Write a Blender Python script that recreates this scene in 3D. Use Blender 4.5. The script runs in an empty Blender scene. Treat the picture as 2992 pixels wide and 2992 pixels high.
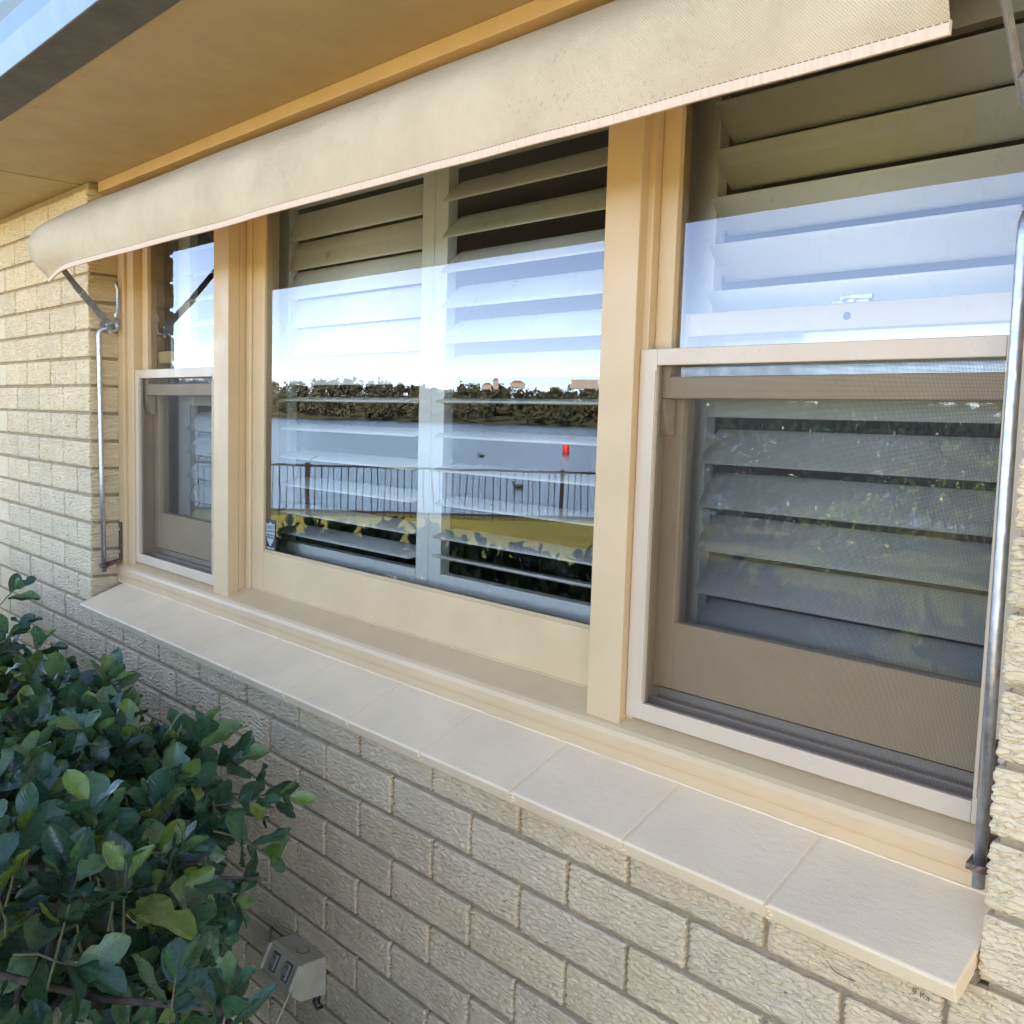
import bpy, bmesh, math, random
from mathutils import Vector, Matrix, noise
R = math.radians
rnd = random.Random(7)
S = bpy.context.scene
COL = S.collection

# ------------------------------------------------------------------ camera, sky, sun, exposure
cam_d = bpy.data.cameras.new('camera')
cam = bpy.data.objects.new('camera', cam_d); COL.objects.link(cam)
cam_d.sensor_fit = 'HORIZONTAL'; cam_d.sensor_width = 36.0
cam_d.lens = 36.0 * 2836.26 / 2992.0
cam_d.clip_start = 0.02; cam_d.clip_end = 6000
cam.matrix_world = (Matrix.Translation((3.06469, -1.11836, 0.70808)) @ Matrix.Rotation(R(46.698), 4, 'Z')
                    @ Matrix.Rotation(R(84.563), 4, 'X') @ Matrix.Rotation(R(1.728), 4, 'Z'))
S.camera = cam

SUN_EL, SUN_AZ = 40.0, 24.0            # the sun stands behind the house: azimuth from +Y towards +X
W = bpy.data.worlds.new('World'); S.world = W; W.use_nodes = True
nt = W.node_tree
sky = nt.nodes.new('ShaderNodeTexSky'); sky.sky_type = 'NISHITA'; sky.sun_disc = False
sky.sun_elevation = R(SUN_EL); sky.sun_rotation = R(SUN_AZ)
sky.altitude = 10; sky.air_density = 0.36; sky.dust_density = 0.0; sky.ozone_density = 1.0
bg = nt.nodes['Background']; bg.inputs[1].default_value = 0.15
nt.links.new(sky.outputs[0], bg.inputs[0])
sun_d = bpy.data.lights.new('sun', 'SUN'); sun_d.energy = 5.0; sun_d.angle = R(0.5); sun_d.color = (1.0, 0.93, 0.82)
sun = bpy.data.objects.new('sun', sun_d); COL.objects.link(sun)
sdir = Vector((math.sin(R(SUN_AZ)) * math.cos(R(SUN_EL)), math.cos(R(SUN_AZ)) * math.cos(R(SUN_EL)), math.sin(R(SUN_EL))))
sun.rotation_euler = sdir.to_track_quat('Z', 'Y').to_euler(); sun.location = (0, 8, 12)
S.view_settings.view_transform = 'Standard'; S.view_settings.look = 'None'
S.view_settings.gamma = 1.0; S.view_settings.exposure = 3.16
S.view_settings.use_white_balance = True; S.view_settings.white_balance_temperature = 8100; S.view_settings.white_balance_tint = 14.5
S.render.engine = 'CYCLES'
S.cycles.use_denoising = True
S.cycles.max_bounces = 10; S.cycles.diffuse_bounces = 5; S.cycles.glossy_bounces = 5
S.cycles.transparent_max_bounces = 16; S.cycles.transmission_bounces = 6
S.cycles.sample_clamp_indirect = 8.0

# ------------------------------------------------------------------ material helpers
class NT:
    def __init__(s, name):
        s.m = bpy.data.materials.new(name); s.m.use_nodes = True
        s.t = s.m.node_tree; s.b = s.t.nodes['Principled BSDF']; s.out = s.t.nodes['Material Output']
    def n(s, kind, **kw):
        nd = s.t.nodes.new('ShaderNode' + kind)
        for k, v in kw.items():
            if k.startswith('i_'):
                key = k[2:]
                nd.inputs[int(key) if key.isdigit() else key.replace('_', ' ')].default_value = v
            else: setattr(nd, k, v)
        return nd
    def l(s, a, b): s.t.links.new(a, b)
    def pos(s, scale=(1, 1, 1)):
        g = s.n('NewGeometry'); mp = s.n('Mapping'); mp.inputs['Scale'].default_value = scale
        s.l(g.outputs['Position'], mp.inputs[0]); return mp.outputs[0]
    def obj(s, scale=(1, 1, 1)):
        g = s.n('TexCoord'); mp = s.n('Mapping'); mp.inputs['Scale'].default_value = scale
        s.l(g.outputs['Object'], mp.inputs[0]); return mp.outputs[0]
    def noise(s, vec, scale, detail=4, rough=0.55, dist=0.0):
        nd = s.n('TexNoise'); nd.inputs['Scale'].default_value = scale; nd.inputs['Detail'].default_value = detail
        nd.inputs['Roughness'].default_value = rough; nd.inputs['Distortion'].default_value = dist
        s.l(vec, nd.inputs['Vector']); return nd.outputs['Fac']
    def ramp(s, fac, stops):
        r = s.n('ValToRGB'); cr = r.color_ramp
        while len(cr.elements) < len(stops): cr.elements.new(0.5)
        for e, (p, c) in zip(cr.elements, stops):
            e.position = p; e.color = (c[0], c[1], c[2], 1) if isinstance(c, (tuple, list)) else (c, c, c, 1)
        s.l(fac, r.inputs[0]); return r.outputs[0]
    def mix(s, fac, a, b, mode='MIX'):
        m = s.n('Mix', data_type='RGBA', blend_type=mode)
        for sock, v in ((m.inputs[0], fac), (m.inputs[6], a), (m.inputs[7], b)):
            if isinstance(v, (int, float)): sock.default_value = v
            elif isinstance(v, (tuple, list)): sock.default_value = (v[0], v[1], v[2], 1)
            else: s.l(v, sock)
        return m.outputs[2]
    def math(s, op, a, b=None):
        m = s.n('Math', operation=op)
        for sock, v in zip(m.inputs, (a, b)):
            if v is None: continue
            if isinstance(v, (int, float)): sock.default_value = v
            else: s.l(v, sock)
        return m.outputs[0]
    def bump(s, h, strength=0.3, dist=0.002, prev=None):
        b = s.n('Bump'); b.inputs['Strength'].default_value = strength; b.inputs['Distance'].default_value = dist
        s.l(h, b.inputs['Height'])
        if prev is not None: s.l(prev, b.inputs['Normal'])
        return b.outputs[0]
    def set(s, color=None, rough=None, metal=None, normal=None, spec=None):
        for k, v in (('Base Color', color), ('Roughness', rough), ('Metallic', metal), ('Normal', normal), ('Specular IOR Level', spec)):
            if v is None: continue
            if isinstance(v, (int, float)): s.b.inputs[k].default_value = v
            elif isinstance(v, (tuple, list)): s.b.inputs[k].default_value = (v[0], v[1], v[2], 1)
            else: s.l(v, s.b.inputs[k])
        return s.m
M = {}
CREAM = (0.62, 0.425, 0.232)
def paint(name, col, rough=0.42, var=0.06, bump=0.12, spots=True):
    a = NT(name); p = a.pos()
    v = a.noise(p, 7, 5, 0.6)
    lo = tuple(c * (1 - var) for c in col); hi = tuple(min(1, c * (1 + var)) for c in col)
    c = a.ramp(v, [(0.3, lo), (0.7, hi)])
    if spots:
        sp = a.noise(p, 210, 2, 0.5)
        c = a.mix(a.ramp(sp, [(0.745, 0.0), (0.79, 0.45)]), c, (0.26, 0.2, 0.13))
        gr = a.noise(p, 2.3, 6, 0.7)
        c = a.mix(a.ramp(gr, [(0.5, 0.0), (0.8, 0.22)]), c, tuple(x * 0.75 for x in col))
    br = a.noise(a.pos((25, 25, 160)), 2.0, 3, 0.6); fine = a.noise(p, 420, 3, 0.6)
    nrm = a.bump(fine, bump, 0.0012, a.bump(br, bump, 0.0016))
    rr = a.ramp(a.noise(p, 16, 4), [(0.3, rough - 0.08), (0.7, rough + 0.1)])
    return a.set(c, rr, normal=nrm)
M['cream'] = paint('cream_paint', CREAM)
M['tile'] = paint('sill_tile_paint', (0.87, 0.655, 0.415), 0.5, 0.06, 0.42)
M['soffit'] = paint('soffit_shaded_cream', (0.43, 0.32, 0.18), 0.6, 0.06, 0.08)  # darkened cream: the dimmer light under the eave is put into the colour
M['alu'] = paint('screen_frame_paint', (0.60, 0.455, 0.32), 0.33, 0.03, 0.03, False)
M['white'] = paint('shutter_white', (0.90, 0.885, 0.83), 0.34, 0.03, 0.03, False)
M['putty'] = paint('glazing_putty', (0.63, 0.60, 0.52), 0.6, 0.08, 0.3)

# rough painted brick
a = NT('painted_brick'); p = a.pos()
v = a.noise(p, 5.5, 5, 0.65)
c = a.ramp(v, [(0.3, (0.72, 0.54, 0.315)), (0.7, (0.86, 0.66, 0.405))])
oi = a.n('ObjectInfo')
c = a.mix(a.math('MULTIPLY', oi.outputs['Random'], 0.4), c, (0.58, 0.475, 0.32))
sep = a.n('SeparateXYZ'); a.l(p, sep.inputs[0])
# patches of algae where the wall stays damp behind the shrub
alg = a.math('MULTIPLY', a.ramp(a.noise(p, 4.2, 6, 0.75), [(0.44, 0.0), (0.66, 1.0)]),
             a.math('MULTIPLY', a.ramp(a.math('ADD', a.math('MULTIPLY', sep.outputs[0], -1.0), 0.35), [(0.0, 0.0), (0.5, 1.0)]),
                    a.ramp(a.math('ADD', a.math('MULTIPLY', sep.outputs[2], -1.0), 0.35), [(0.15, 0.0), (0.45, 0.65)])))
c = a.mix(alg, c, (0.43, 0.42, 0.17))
c = a.mix(a.ramp(a.noise(p, 260, 2, 0.5), [(0.72, 0.0), (0.78, 0.5)]), c, (0.2, 0.15, 0.1))
f1 = a.noise(a.pos((60, 60, 190)), 1.0, 5, 0.65, 1.2); f2 = a.noise(p, 520, 3, 0.6)
vo = a.n('TexVoronoi', feature='DISTANCE_TO_EDGE'); vo.inputs['Scale'].default_value = 1.0
wn = a.n('TexNoise'); wn.inputs['Scale'].default_value = 55; wn.inputs['Detail'].default_value = 3; a.l(p, wn.inputs['Vector'])
av = a.n('VectorMath', operation='MULTIPLY_ADD'); a.l(wn.outputs['Color'], av.inputs[0]); av.inputs[1].default_value = (1.3, 1.3, 1.3); a.l(a.pos((34, 34, 125)), av.inputs[2])
a.l(av.outputs[0], vo.inputs['Vector'])
crk = a.ramp(vo.outputs['Distance'], [(0.0, 0.0), (0.09, 1.0)])
nrm = a.bump(f2, 0.35, 0.0012, a.bump(f1, 0.8, 0.003, a.bump(crk, 0.6, 0.0024)))
M['brick'] = a.set(c, 0.55, normal=nrm)

a = NT('mortar'); p = a.pos()
c = a.ramp(a.noise(p, 30, 6, 0.7), [(0.3, (0.27, 0.195, 0.115)), (0.7, (0.44, 0.34, 0.21))])
M['mortar'] = a.set(c, 0.85, normal=a.bump(a.noise(p, 380, 4, 0.7), 0.7, 0.002))

# window glass: the outer face mirrors by Fresnel, the rest lets light pass
def glass(name, ior, wav):
    a = NT(name); t = a.t; t.nodes.remove(a.b)
    fr = a.n('Fresnel'); fr.inputs[0].default_value = ior
    gl = a.n('BsdfGlossy'); gl.inputs['Roughness'].default_value = 0.0; gl.inputs['Color'].default_value = (1, 1, 1, 1)
    tr = a.n('BsdfTransparent'); tr.inputs[0].default_value = (0.98, 0.99, 0.98, 1)
    bm_ = a.bump(a.noise(a.pos((1, 1, 0.6)), 5.0, 2, 0.4), 1.0, wav)
    a.l(bm_, gl.inputs['Normal'])
    ms = a.n('MixShader'); a.l(fr.outputs[0], ms.inputs[0]); a.l(tr.outputs[0], ms.inputs[1]); a.l(gl.outputs[0], ms.inputs[2])
    du = a.n('BsdfDiffuse'); du.inputs[0].default_value = (0.55, 0.53, 0.5, 1)
    m2 = a.n('MixShader'); a.l(a.ramp(a.noise(a.pos((1, 1, 0.45)), 38, 6, 0.8), [(0.55, 0.0), (0.85, 0.10)]), m2.inputs[0])
    a.l(ms.outputs[0], m2.inputs[1]); a.l(du.outputs[0], m2.inputs[2])
    a.l(m2.outputs[0], a.out.inputs[0]); return a.m
M['glass'] = glass('window_glass', 1.95, 0.00025)
a = NT('glass_back'); a.t.nodes.remove(a.b); tr = a.n('BsdfTransparent'); tr.inputs[0].default_value = (0.99, 0.995, 0.99, 1); a.l(tr.outputs[0], a.out.inputs[0])
M['glass_back'] = a.m

# insect mesh: woven wires with open holes
a = NT('insect_mesh'); sp = a.n('SeparateXYZ'); a.l(a.obj(), sp.inputs[0])
P = 0.00165
wx = a.math('LESS_THAN', a.math('FRACT', a.math('DIVIDE', sp.outputs[0], P)), 0.24)
wz = a.math('LESS_THAN', a.math('FRACT', a.math('DIVIDE', sp.outputs[2], P)), 0.23)
al = a.math('MAXIMUM', wx, wz)
a.set((0.014, 0.011, 0.009), 0.6); a.l(al, a.b.inputs['Alpha']); M['mesh'] = a.m

# awning canvas
a = NT('awning_canvas'); uv = a.n('UVMap'); sx = a.n('SeparateXYZ'); a.l(uv.outputs[0], sx.inputs[0])
wu = a.math('SINE', a.math('MULTIPLY', sx.outputs[0], 2 * math.pi / 0.0042)); wv = a.math('SINE', a.math('MULTIPLY', sx.outputs[1], 2 * math.pi / 0.0042))
wv_ = a.math('MULTIPLY', wu, wv); p = a.pos()
c = a.ramp(a.noise(p, 6, 5, 0.65), [(0.3, (0.65, 0.53, 0.375)), (0.7, (0.78, 0.655, 0.485))])
c = a.mix(a.ramp(wv_, [(0.1, 0.0), (0.8, 0.5)]), c, (0.34, 0.26, 0.14))
mould = a.math('MULTIPLY', a.ramp(a.noise(p, 130, 3, 0.6), [(0.60, 0.0), (0.72, 0.5)]), a.ramp(a.noise(p, 4.0, 4, 0.7), [(0.48, 0.0), (0.62, 1.0)]))
c = a.mix(mould, c, (0.27, 0.22, 0.14))
stain = a.ramp(a.noise(a.pos((3, 14, 3)), 1.6, 5, 0.7), [(0.5, 0.0), (0.75, 0.42)])
c = a.mix(stain, c, (0.45, 0.37, 0.23))
a.set(c, 0.75, normal=a.bump(wv_, 0.5, 0.0008))
tl = a.n('BsdfTranslucent'); a.l(c, tl.inputs[0]); ms = a.n('MixShader'); ms.inputs[0].default_value = 0.16
a.l(a.b.outputs[0], ms.inputs[1]); a.l(tl.outputs[0], ms.inputs[2]); a.l(ms.outputs[0], a.out.inputs[0]); M['canvas'] = a.m
a = NT('piping_tape'); M['piping'] = a.set(a.ramp(a.noise(a.pos((160, 20, 20)), 1.0, 3), [(0.3, (0.64, 0.48, 0.36)), (0.7, (0.76, 0.60, 0.47))]), 0.8)
a = NT('stitching'); M['stitch'] = a.set((0.28, 0.15, 0.1), 0.9)

a = NT('galvanised_steel'); p = a.pos()
M['galv'] = a.set(a.ramp(a.noise(p, 90, 4, 0.6), [(0.3, (0.42, 0.43, 0.45)), (0.7, (0.62, 0.63, 0.65))]), a.ramp(a.noise(p, 60, 3), [(0.3, 0.3), (0.7, 0.48)]), 0.9, a.bump(a.noise(p, 300, 3), 0.25, 0.001))
a = NT('weathered_steel'); p = a.pos()
M['steel'] = a.set(a.ramp(a.noise(p, 60, 4, 0.65), [(0.3, (0.20, 0.20, 0.205)), (0.7, (0.36, 0.355, 0.35))]), 0.5, 0.6, a.bump(a.noise(p, 250, 3), 0.2, 0.001))
a = NT('rusty_steel'); p = a.pos()
M['rust'] = a.set(a.ramp(a.noise(p, 75, 5, 0.7), [(0.35, (0.055, 0.03, 0.027)), (0.55, (0.16, 0.075, 0.045)), (0.75, (0.33, 0.30, 0.27))]), 0.75, 0.2, a.bump(a.noise(p, 260, 4), 0.5, 0.001))
a = NT('gutter_metal'); p = a.pos()
M['gutter'] = a.set(a.ramp(a.noise(p, 12, 5, 0.7), [(0.3, (0.13, 0.235, 0.37)), (0.7, (0.18, 0.30, 0.44))]), 0.35, 0.0)
a = NT('gutter_underside'); p = a.pos()
M['slate'] = a.set(a.ramp(a.noise(p, 16, 6, 0.75), [(0.3, (0.062, 0.066, 0.072)), (0.75, (0.125, 0.125, 0.125))]), 0.7, normal=a.bump(a.noise(p, 120, 4), 0.3, 0.001))
a = NT('roof_tile'); M['roof'] = a.set((0.22, 0.10, 0.07), 0.8)
def flat(name, col, rough=0.6, metal=0.0): M[name] = NT(name).set(col, rough, metal)
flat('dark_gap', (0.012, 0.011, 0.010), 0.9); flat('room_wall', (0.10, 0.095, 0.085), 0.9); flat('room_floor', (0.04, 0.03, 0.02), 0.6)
flat('sticker_black', (0.012, 0.012, 0.018), 0.4); flat('sticker_silver', (0.33, 0.38, 0.40), 0.4, 0.2); flat('sticker_print', (0.03, 0.035, 0.045), 0.5); flat('sticker_white', (0.6, 0.62, 0.65), 0.5)
flat('buoy_red', (0.62, 0.015, 0.02), 0.4); flat('black', (0.015, 0.015, 0.015), 0.6)
a = NT('outlet_plastic'); p = a.pos()
M['outlet'] = a.set(a.mix(a.ramp(a.noise(p, 170, 4, 0.7), [(0.58, 0.0), (0.72, 0.7)]), a.ramp(a.noise(p, 25, 5), [(0.3, (0.42, 0.35, 0.24)), (0.7, (0.54, 0.46, 0.33))]), (0.15, 0.16, 0.13)), 0.5)
flat('rocker', (0.26, 0.25, 0.21), 0.5); flat('rocker_well', (0.10, 0.095, 0.075), 0.6); flat('pencil', (0.16, 0.12, 0.085), 0.9); flat('ink', (0.035, 0.03, 0.028), 0.7)

def leafmat(name, rand_attr):
    a = NT(name)
    if rand_attr:
        at = a.n('Attribute', attribute_name='tint'); r_ = at.outputs['Fac']
    else:
        r_ = a.n('ObjectInfo').outputs['Random']
    c = a.ramp(r_, [(0.0, (0.016, 0.055, 0.034)), (0.4, (0.036, 0.115, 0.062)), (0.68, (0.08, 0.19, 0.095)), (0.86, (0.14, 0.25, 0.105)), (0.93, (0.17, 0.27, 0.055)), (1.0, (0.23, 0.33, 0.06))])
    uv = a.n('UVMap'); sx = a.n('SeparateXYZ'); a.l(uv.outputs[0], sx.inputs[0])
    rib = a.ramp(a.math('ABSOLUTE', a.math('SUBTRACT', sx.outputs[0], 0.5)), [(0.0, 1.0), (0.028, 0.0)])
    c = a.mix(a.math('MULTIPLY', rib, 0.5), c, (0.16, 0.24, 0.09))
    vein = a.math('SINE', a.math('ADD', a.math('MULTIPLY', sx.outputs[1], 46), a.math('MULTIPLY', a.math('ABSOLUTE', a.math('SUBTRACT', sx.outputs[0], 0.5)), -34)))
    blot = a.noise(a.pos(), 70, 4, 0.6)
    c = a.mix(a.ramp(blot, [(0.35, 0.28), (0.6, 0.0)]), c, (0.012, 0.028, 0.02))
    a.set(c, a.ramp(blot, [(0.3, 0.22), (0.7, 0.38)]), normal=a.bump(vein, 0.10, 0.001), spec=0.6)
    tl = a.n('BsdfTranslucent'); a.l(a.mix(0.5, c, (0.12, 0.22, 0.02)), tl.inputs[0]); ms = a.n('MixShader'); ms.inputs[0].default_value = 0.18
    a.l(a.b.outputs[0], ms.inputs[1]); a.l(tl.outputs[0], ms.inputs[2]); a.l(ms.outputs[0], a.out.inputs[0]); return a.m
M['leaf'] = leafmat('leaf', False); M['foliage'] = leafmat('foliage', True)
a = NT('bark'); M['bark'] = a.set(a.ramp(a.noise(a.pos((1, 1, 0.3)), 60, 5), [(0.3, (0.035, 0.025, 0.02)), (0.7, (0.12, 0.095, 0.08))]), 0.85)
a = NT('young_stem'); M['stem'] = a.set((0.17, 0.17, 0.09), 0.7)

# ------------------------------------------------------------------ object helpers
def link(name, data, parent=None, mats=None):
    o = bpy.data.objects.new(name, data); COL.objects.link(o)
    if parent is not None: o.parent = parent
    return o
def tag(o, label, cat, group=None, kind=None):
    if label: o['label'] = label
    if cat: o['category'] = cat
    if group: o['group'] = group
    if kind: o['kind'] = kind
    return o
def thing(name, label, cat, loc=(0, 0, 0), group=None):
    o = link(name, None); o.location = loc; return tag(o, label, cat, group)
class MB:
    def __init__(s): s.v = []; s.f = []; s.mi = []; s.sm = []
    def add(s, vs, fs, mi=0, smooth=False):
        k = len(s.v); s.v += [tuple(v) for v in vs]
        for f in fs: s.f.append([i + k for i in f]); s.mi.append(mi); s.sm.append(smooth)
        return s
    def box(s, x0, x1, y0, y1, z0, z1, mi=0):
        vs = [(x, y, z) for x in (x0, x1) for y in (y0, y1) for z in (z0, z1)]
        return s.add(vs, [(0, 1, 3, 2), (4, 6, 7, 5), (0, 4, 5, 1), (2, 3, 7, 6), (0, 2, 6, 4), (1, 5, 7, 3)], mi)
    def prism(s, prof, x0, x1, axis='x', mi=0, smooth=False):
        # profile points (a, b) counter-clockwise seen from the + end; extruded along axis
        n = len(prof)
        mk = {'x': lambda t, p: (t, p[0], p[1]), 'y': lambda t, p: (p[0], t, p[1]), 'z': lambda t, p: (p[0], p[1], t)}[axis]
        vs = [mk(x0, p) for p in prof] + [mk(x1, p) for p in prof]
        fs = [tuple(range(n))[::-1], tuple(range(n, 2 * n))]
        s.add(vs, fs, mi)
        k = len(s.v) - 2 * n
        for i in range(n):
            s.f.append([k + i, k + (i + 1) % n, k + n + (i + 1) % n, k + n + i]); s.mi.append(mi); s.sm.append(smooth)
        return s
    def tube(s, pts, rad, seg=10, mi=0, cap=True):
        pts = [Vector(p) for p in pts]; n = len(pts); rings = []
        if not isinstance(rad, (list, tuple)): rad = [rad] * n
        up = None
        for i, p in enumerate(pts):
            d = (pts[min(i + 1, n - 1)] - pts[max(i - 1, 0)]).normalized()
            if up is None: up = d.orthogonal().normalized()
            up = (up - d * up.dot(d)).normalized(); w = d.cross(up)
            rings.append([p + (up * math.cos(2 * math.pi * k / seg) + w * math.sin(2 * math.pi * k / seg)) * rad[i] for k in range(seg)])
        k0 = len(s.v)
        for r_ in rings: s.v += [tuple(q) for q in r_]
        for i in range(n - 1):
            for k in range(seg):
                a_ = k0 + i * seg + k; b_ = k0 + i * seg + (k + 1) % seg
                s.f.append([a_, b_, b_ + seg, a_ + seg]); s.mi.append(mi); s.sm.append(True)
        if cap:
            s.f.append(list(range(k0, k0 + seg))[::-1]); s.mi.append(mi); s.sm.append(False)
            s.f.append(list(range(k0 + (n - 1) * seg, k0 + n * seg))); s.mi.append(mi); s.sm.append(False)
        return s
    def mesh(s, name, mats):
        me = bpy.data.meshes.new(name); me.from_pydata(s.v, [], s.f)
        for m in (mats if isinstance(mats, (list, tuple)) else [mats]): me.materials.append(M[m])
        me.polygons.foreach_set('material_index', s.mi); me.polygons.foreach_set('use_smooth', s.sm)
        b = bmesh.new(); b.from_mesh(me); bmesh.ops.recalc_face_normals(b, faces=b.faces); b.to_mesh(me); b.free()
        me.update(); return me
    def build(s, name, mats, parent=None, bevel=0.0, seg=2):
        o = link(name, s.mesh(name, mats), parent)
        if bevel:
            b = o.modifiers.new('bevel', 'BEVEL'); b.width = bevel; b.segments = seg; b.limit_method = 'ANGLE'; b.angle_limit = R(35)
        return o
def box(name, dims, mat, parent=None, bevel=0.0012): return MB().box(*dims).build(name, mat, parent, bevel)
def copy(o, parent=None):
    c_ = o.copy(); COL.objects.link(c_); c_.parent = parent; return c_

# ------------------------------------------------------------------ setting: ground, lake, far shore
AZ = R(49); NX, NY = -math.sin(AZ), -math.cos(AZ); TX, TY = -math.cos(AZ), math.sin(AZ)
OX, OY = 1.58, 0.155
def st(s_, t_, z=0.0): return (OX + NX * s_ + TX * t_, OY + NY * s_ + TY * t_, z)
GZ = -0.85
def gz(s_):
    if s_ < 4: return GZ
    if s_ < 18.6: return GZ + (-1.45 - GZ) * (s_ - 4) / 14.6
    if s_ < 19.6: return -1.45
    if s_ < 20.2: return -1.45 + (-4.2 + 1.45) * (s_ - 19.6) / 0.6
    if s_ < 600: return -4.2
    if s_ < 740: return -4.2 + 20 * (s_ - 600) / 140
    return 15.8
ss = [-2500, -60, -20, -8, -4, 0, 2, 4, 6, 8, 10, 12, 14, 16, 17.5, 18.6, 19.6, 20.2, 40, 100, 300, 560, 600, 620, 660, 700, 740, 900, 3000]
ts = [-3000, -1200, -700, -400, -200, -80, -40, -20, -10, -5, 0, 5, 10, 20, 40, 80, 200, 400, 700, 1200, 3000]
g = MB(); vs = []; fs = []
for i, s_ in enumerate(ss):
    for j, t_ in enumerate(ts):
        dz = 0.05 * noise.noise((s_ * 0.3, t_ * 0.3, 3)) if 5 < s_ < 18 else (5 * noise.noise((s_ * 0.01, t_ * 0.008, 1)) if s_ > 650 else 0)
        vs.append(st(s_, t_, gz(s_) + dz))
for i in range(len(ss) - 1):
    for j in range(len(ts) - 1):
        k = i * len(ts) + j; fs.append((k, k + 1, k + len(ts) + 1, k + len(ts)))
a = NT('lawn'); p = a.pos()
c = a.ramp(a.noise(p, 1.1, 6, 0.7), [(0.3, (0.21, 0.225, 0.04)), (0.55, (0.32, 0.29, 0.055)), (0.75, (0.42, 0.34, 0.085))])
c = a.mix(a.ramp(a.noise(p, 38, 4, 0.7), [(0.38, 0.8), (0.62, 0.0)]), c, (0.07, 0.09, 0.018))
c = a.mix(a.ramp(a.noise(a.pos((0.5, 1.6, 1)), 1.7, 5, 0.7), [(0.45, 0.65), (0.6, 0.0)]), c, (0.10, 0.13, 0.025))  # stretched darker streaks: shadows across the grass, painted into the colour
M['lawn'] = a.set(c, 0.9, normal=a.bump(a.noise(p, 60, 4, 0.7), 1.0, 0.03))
g.add(vs, fs, 0, True)
for i in range(len(ss) - 1):
    if ss[i] >= 300:
        for j in range(len(ts) - 1): g.mi[i * (len(ts) - 1) + j] = 1
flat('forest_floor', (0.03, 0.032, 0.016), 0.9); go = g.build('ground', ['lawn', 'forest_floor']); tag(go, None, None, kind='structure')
a = NT('lake_water'); p = a.pos()
a.set((0.015, 0.07, 0.12), 0.16, normal=a.bump(a.noise(a.pos((0.5, 0.5, 1)), 1.1, 4, 0.6), 0.7, 0.16)); M['water'] = a.m
wm = MB(); wm.add([st(19.9, -3000, -2.5), st(19.9, 3000, -2.5), st(640, 3000, -2.5), st(640, -3000, -2.5)], [(0, 1, 2, 3)])
wo = wm.build('lake', 'water'); tag(wo, None, None, kind='structure')
a = NT('bounce_sandstone'); bt = a.n('TexBrick'); bt.inputs['Scale'].default_value = 1.0; bt.inputs['Brick Width'].default_value = 0.6; bt.inputs['Row Height'].default_value = 0.4; bt.inputs['Mortar Size'].default_value = 0.006
a.l(a.pos(), bt.inputs['Vector']); bt.inputs['Color1'].default_value = (0.50, 0.40, 0.27, 1); bt.inputs['Color2'].default_value = (0.57, 0.46, 0.31, 1); bt.inputs['Mortar'].default_value = (0.3, 0.24, 0.17, 1)
M['bounce_stone'] = a.set(bt.outputs[0], 0.8)
path = box('bounce_terrace', (-4.5, 8.0, -4.3, -1.75, GZ - 0.05, GZ + 0.012), 'bounce_stone', None, 0); tag(path, None, None, kind='structure')  # unseen terrace, added to bounce warm sunlight up at the eave and wall
a = NT('garden_soil'); M['soil'] = a.set(a.ramp(a.noise(a.pos(), 30, 6, 0.7), [(0.3, (0.05, 0.035, 0.022)), (0.7, (0.12, 0.085, 0.055))]), 0.95, normal=a.bump(a.noise(a.pos(), 90, 4), 1, 0.01))
bed = box('garden_bed', (-3.2, 5.2, -1.75, 0.02, GZ - 0.05, GZ + 0.008), 'soil', None, 0); tag(bed, None, None, kind='structure')

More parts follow.
